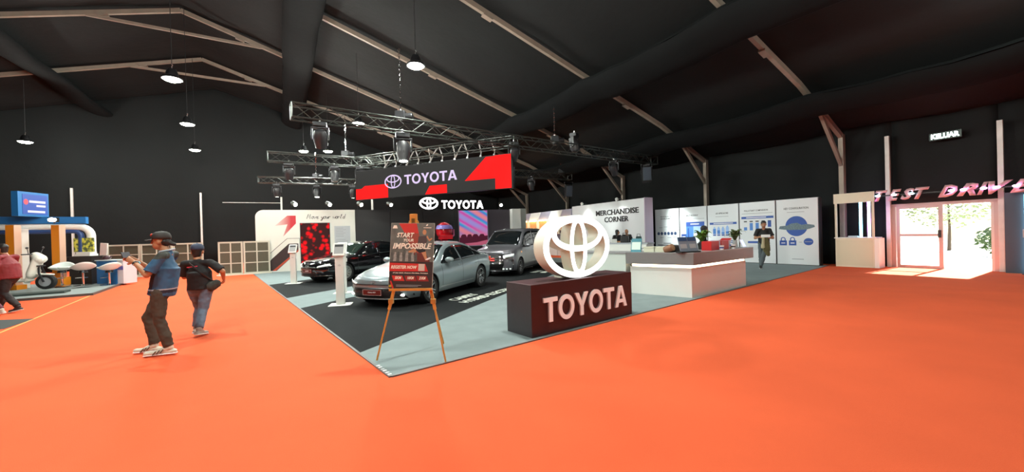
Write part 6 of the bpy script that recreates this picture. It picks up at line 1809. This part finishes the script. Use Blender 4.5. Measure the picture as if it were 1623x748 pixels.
MB().bx(.87, 1.12, .02, .5, 0, .9).build('end_panel', M('lilac white', (.66, .62, .66), .5), bc)
MB().bx(.87, 1.12, .014, .02, .52, .66).build('printed_band', M('violet print', (.12, .12, .42), .5), bc)
MB().bx(-.03, 1.16, -.04, .55, .88, .91).build('worktop', M('pale top', (.6, .66, .68), .4), bc)
def stool(p, label, m, rz):
    t = thing('bar_stool', label, 'stool', p, rz, 'white bar stools')
    t.scale = (1.22, 1.22, 1.1)
    MB().lathe([(.2, 0), (.21, .012), (.05, .03), (.028, .05)], 24).build('base', chrome, t, smooth=40)
    MB().tube([(0, 0, .04), (0, 0, .5)], .026, 10).build('post', chrome, t, smooth=60)
    MB().tube([(.03, 0, .26), (.16, .12, .25), (.2, 0, .25), (.16, -.12, .25), (.03, 0, .26)], .012, 6).build('footrest', chrome, t)
    rows = []
    for i in range(9):
        f = i / 8; r = .06 + .20 * f
        rows.append([(r * math.cos(a), r * math.sin(a) * 1.05, .50 + .10 * f ** 2 + (.16 * f ** 2 * max(0, -math.cos(a)) ** 1.3)) for a in [k * math.pi / 14 for k in range(29)]])
    s = MB().grid(rows).build('seat', m, t, smooth=60)
    s.modifiers.new('t', 'SOLIDIFY').thickness = .03
    MB().lathe([(.1, .42), (.08, .5), (.03, .52)], 14).build('seat_plate', blackm, t)
wst = M('stool white', (.66, .70, .66), .4); pst = M('stool blush', (.66, .56, .52), .4)
stool((-16.35, 13.95, .13), 'white bar stool closest to the scooter', wst, -60)
stool((-15.30, 13.70, .13), 'blush white bar stool at the corner of the dark step', pst, 150)
stool((-14.98, 14.28, .07), 'white bar stool closest to the blue counter', wst, 165)
# black cabinet with monitor
cb_ = thing('display_cabinet', 'black cabinet carrying a green and yellow picture screen', 'cabinet', (-16.7, 14.75, .07), 0)
MB().bx(-.3, .55, 0, .45, 0, 1.05).build('body', black, cb_)
MB().bx(-.35, .6, -.02, .47, 1.05, 1.08).build('shelf_top', M('soft black', (.025, .025, .025)), cb_)
MB().bx(-.15, .45, .05, .35, 1.08, 1.16).bx(-.12, .42, .08, .33, 1.16, 1.24).build('white_device', white, cb_)
pm = bpy.data.materials.new('leafy picture'); pm.use_nodes = True; nt = pm.node_tree; b = nt.nodes['Principled BSDF']
tc = nt.nodes.new('ShaderNodeTexCoord'); nz = nt.nodes.new('ShaderNodeTexNoise'); nz.inputs['Scale'].default_value = 7; cr = nt.nodes.new('ShaderNodeValToRGB')
cr.color_ramp.elements[0].position = .42; cr.color_ramp.elements[0].color = (.05, .07, .03, 1); cr.color_ramp.elements[1].position = .6; cr.color_ramp.elements[1].color = (.5, .48, .06, 1)
nt.links.new(tc.outputs['Object'], nz.inputs[0]); nt.links.new(nz.outputs['Fac'], cr.inputs[0]); nt.links.new(cr.outputs[0], b.inputs['Base Color']); nt.links.new(cr.outputs[0], b.inputs['Emission Color']); b.inputs['Emission Strength'].default_value = .4
MB().bx(-.28, .48, .15, .2, 1.24, 1.78).build('picture', pm, cb_)
o = MB().ball((0, 0, .1), (.11, .15, .09), 14, 8).bx(-.1, .1, -.2, 0, .02, .06).build('helmet', M('helmet dark', (.04, .01, .015), .3, coat=.6), loc=(-15.75, 14.95, .97), smooth=50); tag(o, 'small dark helmet lying on the blue counter', 'helmet')
# arch frame with orange columns, fascia and sign
ar = thing('stand_arch', 'white rounded arch frame with blue fascia over the scooter stand', 'arch', (0, 0, .07), 0)
A0, A1 = Vector((-15.6, 14.2, 0)), Vector((-20.0, 11.6, 0))
def arch_pts(z, r=.35):
    pts = [A0 + Vector((0, 0, 0)), A0 + Vector((0, 0, z - r))]
    d = (A1 - A0).normalized()
    for k in range(1, 6):
        a = k * math.pi / 10
        pts.append(A0 + d * (r - r * math.cos(a)) + Vector((0, 0, z - r + r * math.sin(a))))
    pts.append(A1 + Vector((0, 0, z)))
    return pts
sh_ = Vector((-3.3, 2.1, 0)) * 0
MB().tube([p + Vector((-.9, .9, 0)) for p in arch_pts(2.22)], .13, 10).build('white_tube', white, ar, smooth=60)
MB().tube([p + Vector((-1.12, .75, 0)) for p in arch_pts(2.05, .2)], .09, 8).build('blue_liner', M('navy liner', (.02, .06, .2), .5), ar, smooth=60)
d = (A1 - A0).normalized()
MB().bar(A0 + Vector((-.9, .9, 2.47)) + d * .1, A1 + Vector((-.9, .9, 2.47)), .25, .26).build('fascia', sb, ar)
og, ogs = M('orange panel', (.78, .25, .01), .5), M('peach panel', (.60, .36, .26), .5)
for k, p in enumerate(((-17.2, 13.55), (-16.85, 14.3))):
    t = thing('orange_column', ['bright orange square column nearer the photo edge', 'orange square column beside the bar stool'][k], 'column', (p[0] - (.35 if k == 0 else 0), p[1] + .1, .07), 6, 'orange columns')
    MB().bx(-.13, .13, -.22, .0, 0, 2.27).build('orange_face', og, t)
    MB().bx(.131, .14, -.22, .0, 0, 2.27).build('peach_face', ogs, t)
    MB().bx(-.2, .25, -.3, .02, 0, .16 if k == 0 else .34).build('foot_block', og, t)
sn = thing('roof_sign', 'blue roof sign box with pale lettering blocks and a red dot on the scooter stand', 'sign', (-17.35, 13.55, 2.66), 99)
MB().bx(0, 1.05, 0, .2, 0, .88).build('box', sb, sn)
MB().bx(.14, 1.0, -.01, 0, .08, .8).build('face', M('deep blue print', (.015, .05, .24), .5, emit=(.02, .06, .3), es=.4), sn)
MB().prism(ell(.25, .52, .075, .1, 18), .01, .014, FR).build('red_dot', M('coral print', (.75, .06, .08), .5), sn)
MB().bx(.36, .92, -.014, -.01, .50, .58).build('pale_line', M('pale lilac', (.5, .5, .62), .5), sn); MB().bx(.6, .92, -.014, -.01, .36, .43).build('pale_line', MATS['pale lilac'], sn); MB().bx(.3, .9, -.014, -.01, .14, .22).build('pale_line', MATS['pale lilac'], sn)
fl_ = thing('sign_floodlight', 'small dazzling floodlight at the foot of the blue roof sign', 'floodlight', (-16.35, 13.75, 2.5), 20)
MB().bx(-.12, .12, -.06, .06, -.08, .08).build('housing', blackm, fl_); MB().ball((0, -.07, 0), (.12, .04, .07), 14, 8).build('lens', EM('flood glow', (1, .95, .8), 30), fl_, smooth=60); MB().tube([(0, .05, 0), (-.1, .2, -.1)], .02, 6).build('arm', blackm, fl_)
shf = thing('white_shelf', 'white shelf frame with blue posters behind the orange columns', 'shelf', (-19.2, 14.6, .07), -30)
for x in (0, 1.55):
    MB().bx(x, x + .14, 0, .3, 0, 2.1).build('side', white, shf)
MB().bx(0, 1.69, 0, .3, 2.02, 2.14).build('top', white, shf)
for k in range(3):
    MB().bx(.5, 1.5, .1, .14, 1.05 + k * .33, 1.33 + k * .33).build('blue_poster', M('royal blue print', (.03, .05, .30), .5), shf)
    MB().bx(.14, 1.55, .05, .25, 1.0 + k * .33, 1.03 + k * .33).build('shelf_board', white, shf)
MB().bx(1.2, 1.5, .02, .05, .55, .98).build('magenta_poster', M('magenta print', (.65, .05, .25), .5), shf)
# scooter
sc_ = thing('scooter', 'white electric scooter with grey seat on the far stand', 'scooter', (-15.95, 13.15, .10), 20)
sc_.scale = (1.15, 1.25, 1.12)
sw = M('scooter white', (.70, .68, .60), .3, coat=.6)
for x, nm in ((0, 'front_wheel'), (-1.22, 'rear_wheel')):
    X = Matrix.Translation((x, 0, .23)) @ Matrix.Rotation(R(90), 4, 'X')
    w_ = MB().lathe([(.14, -.06), (.2, -.06), (.23, -.03), (.23, .03), (.2, .06), (.14, .06)], 24, X, cap=False).build(nm, rubber, sc_, smooth=40)
    MB().lathe([(.02, -.04), (.14, -.04), (.145, .05), (.02, .05)], 20, X).build('hub', greyp, w_, smooth=40)
mb = MB(); limb(mb, (-.28, 0, .50), (-.16, 0, .95), .20, .17, (0, 1, 0), .55); limb(mb, (-.14, 0, .94), (-.20, 0, 1.03), .18, .13, (0, 1, 0), .8); limb(mb, (-.30, 0, .5), (-.38, 0, .32), .14, .14, (0, 1, 0), .4)
remesh(mb, 'front_shield', sw, sc_, .018, 4)
mb = MB(); limb(mb, (-.38, 0, .30), (-.85, 0, .30), .13, .14, (0, 1, 0), .4); limb(mb, (-.85, 0, .36), (-1.45, 0, .62), .17, .12, (0, 1, 0), 1.0); limb(mb, (-.80, 0, .55), (-1.35, 0, .66), .14, .12, (0, 1, 0), .8)
remesh(mb, 'rear_body', sw, sc_, .018, 4)
mb = MB(); limb(mb, (-.72, 0, .76), (-1.40, 0, .80), .13, .10, (0, 1, 0), .45)
remesh(mb, 'saddle', M('grey saddle', (.22, .23, .24), .6), sc_, .015, 4)
mb = MB(); limb(mb, (.12, 0, .44), (-.16, 0, .47), .075, .085, (0, 1, 0), .4)
remesh(mb, 'front_mudguard', sw, sc_, .014, 3)
MB().tube([(0, .09, .23), (-.10, .09, .5), (-.16, 0, .85), (-.22, 0, 1.08)], .028, 8).build('fork', blackm, sc_); MB().tube([(0, -.09, .23), (-.10, -.09, .5), (-.16, 0, .8)], .024, 8).build('fork', blackm, sc_)
MB().tube([(-.30, .33, 1.08), (-.22, .12, 1.08), (-.22, -.12, 1.08), (-.30, -.33, 1.08)], .018, 8).build('handlebar', black, sc_)
MB().bx(-.05, -.01, -.09, .09, .88, .96).build('headlamp', M('headlamp glass', (.75, .80, .78)), sc_, bevel=.01)
MB().bx(-.13, -.08, -.12, .12, .70, .74).build('dark_slot', black, sc_)
for sg in (-1, 1):
    m_ = MB().tube([(-.24, sg * .2, 1.08), (-.22, sg * .26, 1.24)], .008, 5).build('mirror_stalk', black, sc_)
    MB().ball((-.22, sg * .27, 1.27), (.015, .05, .035), 10, 6).build('mirror', black, m_)
# portal for daylight at the doorway
pt = bpy.data.lights.new('door_portal', 'AREA'); pt.shape = 'RECTANGLE'; pt.size = DWd; pt.size_y = DOORH; pt.cycles.is_portal = True
po = bpy.data.objects.new('door_portal', pt); COL.objects.link(po)
po.location = H((DOOR0 + DOOR1) / 2, -.5, DOORH / 2); po.rotation_euler = (-HT).to_track_quat('Z', 'Y').to_euler()
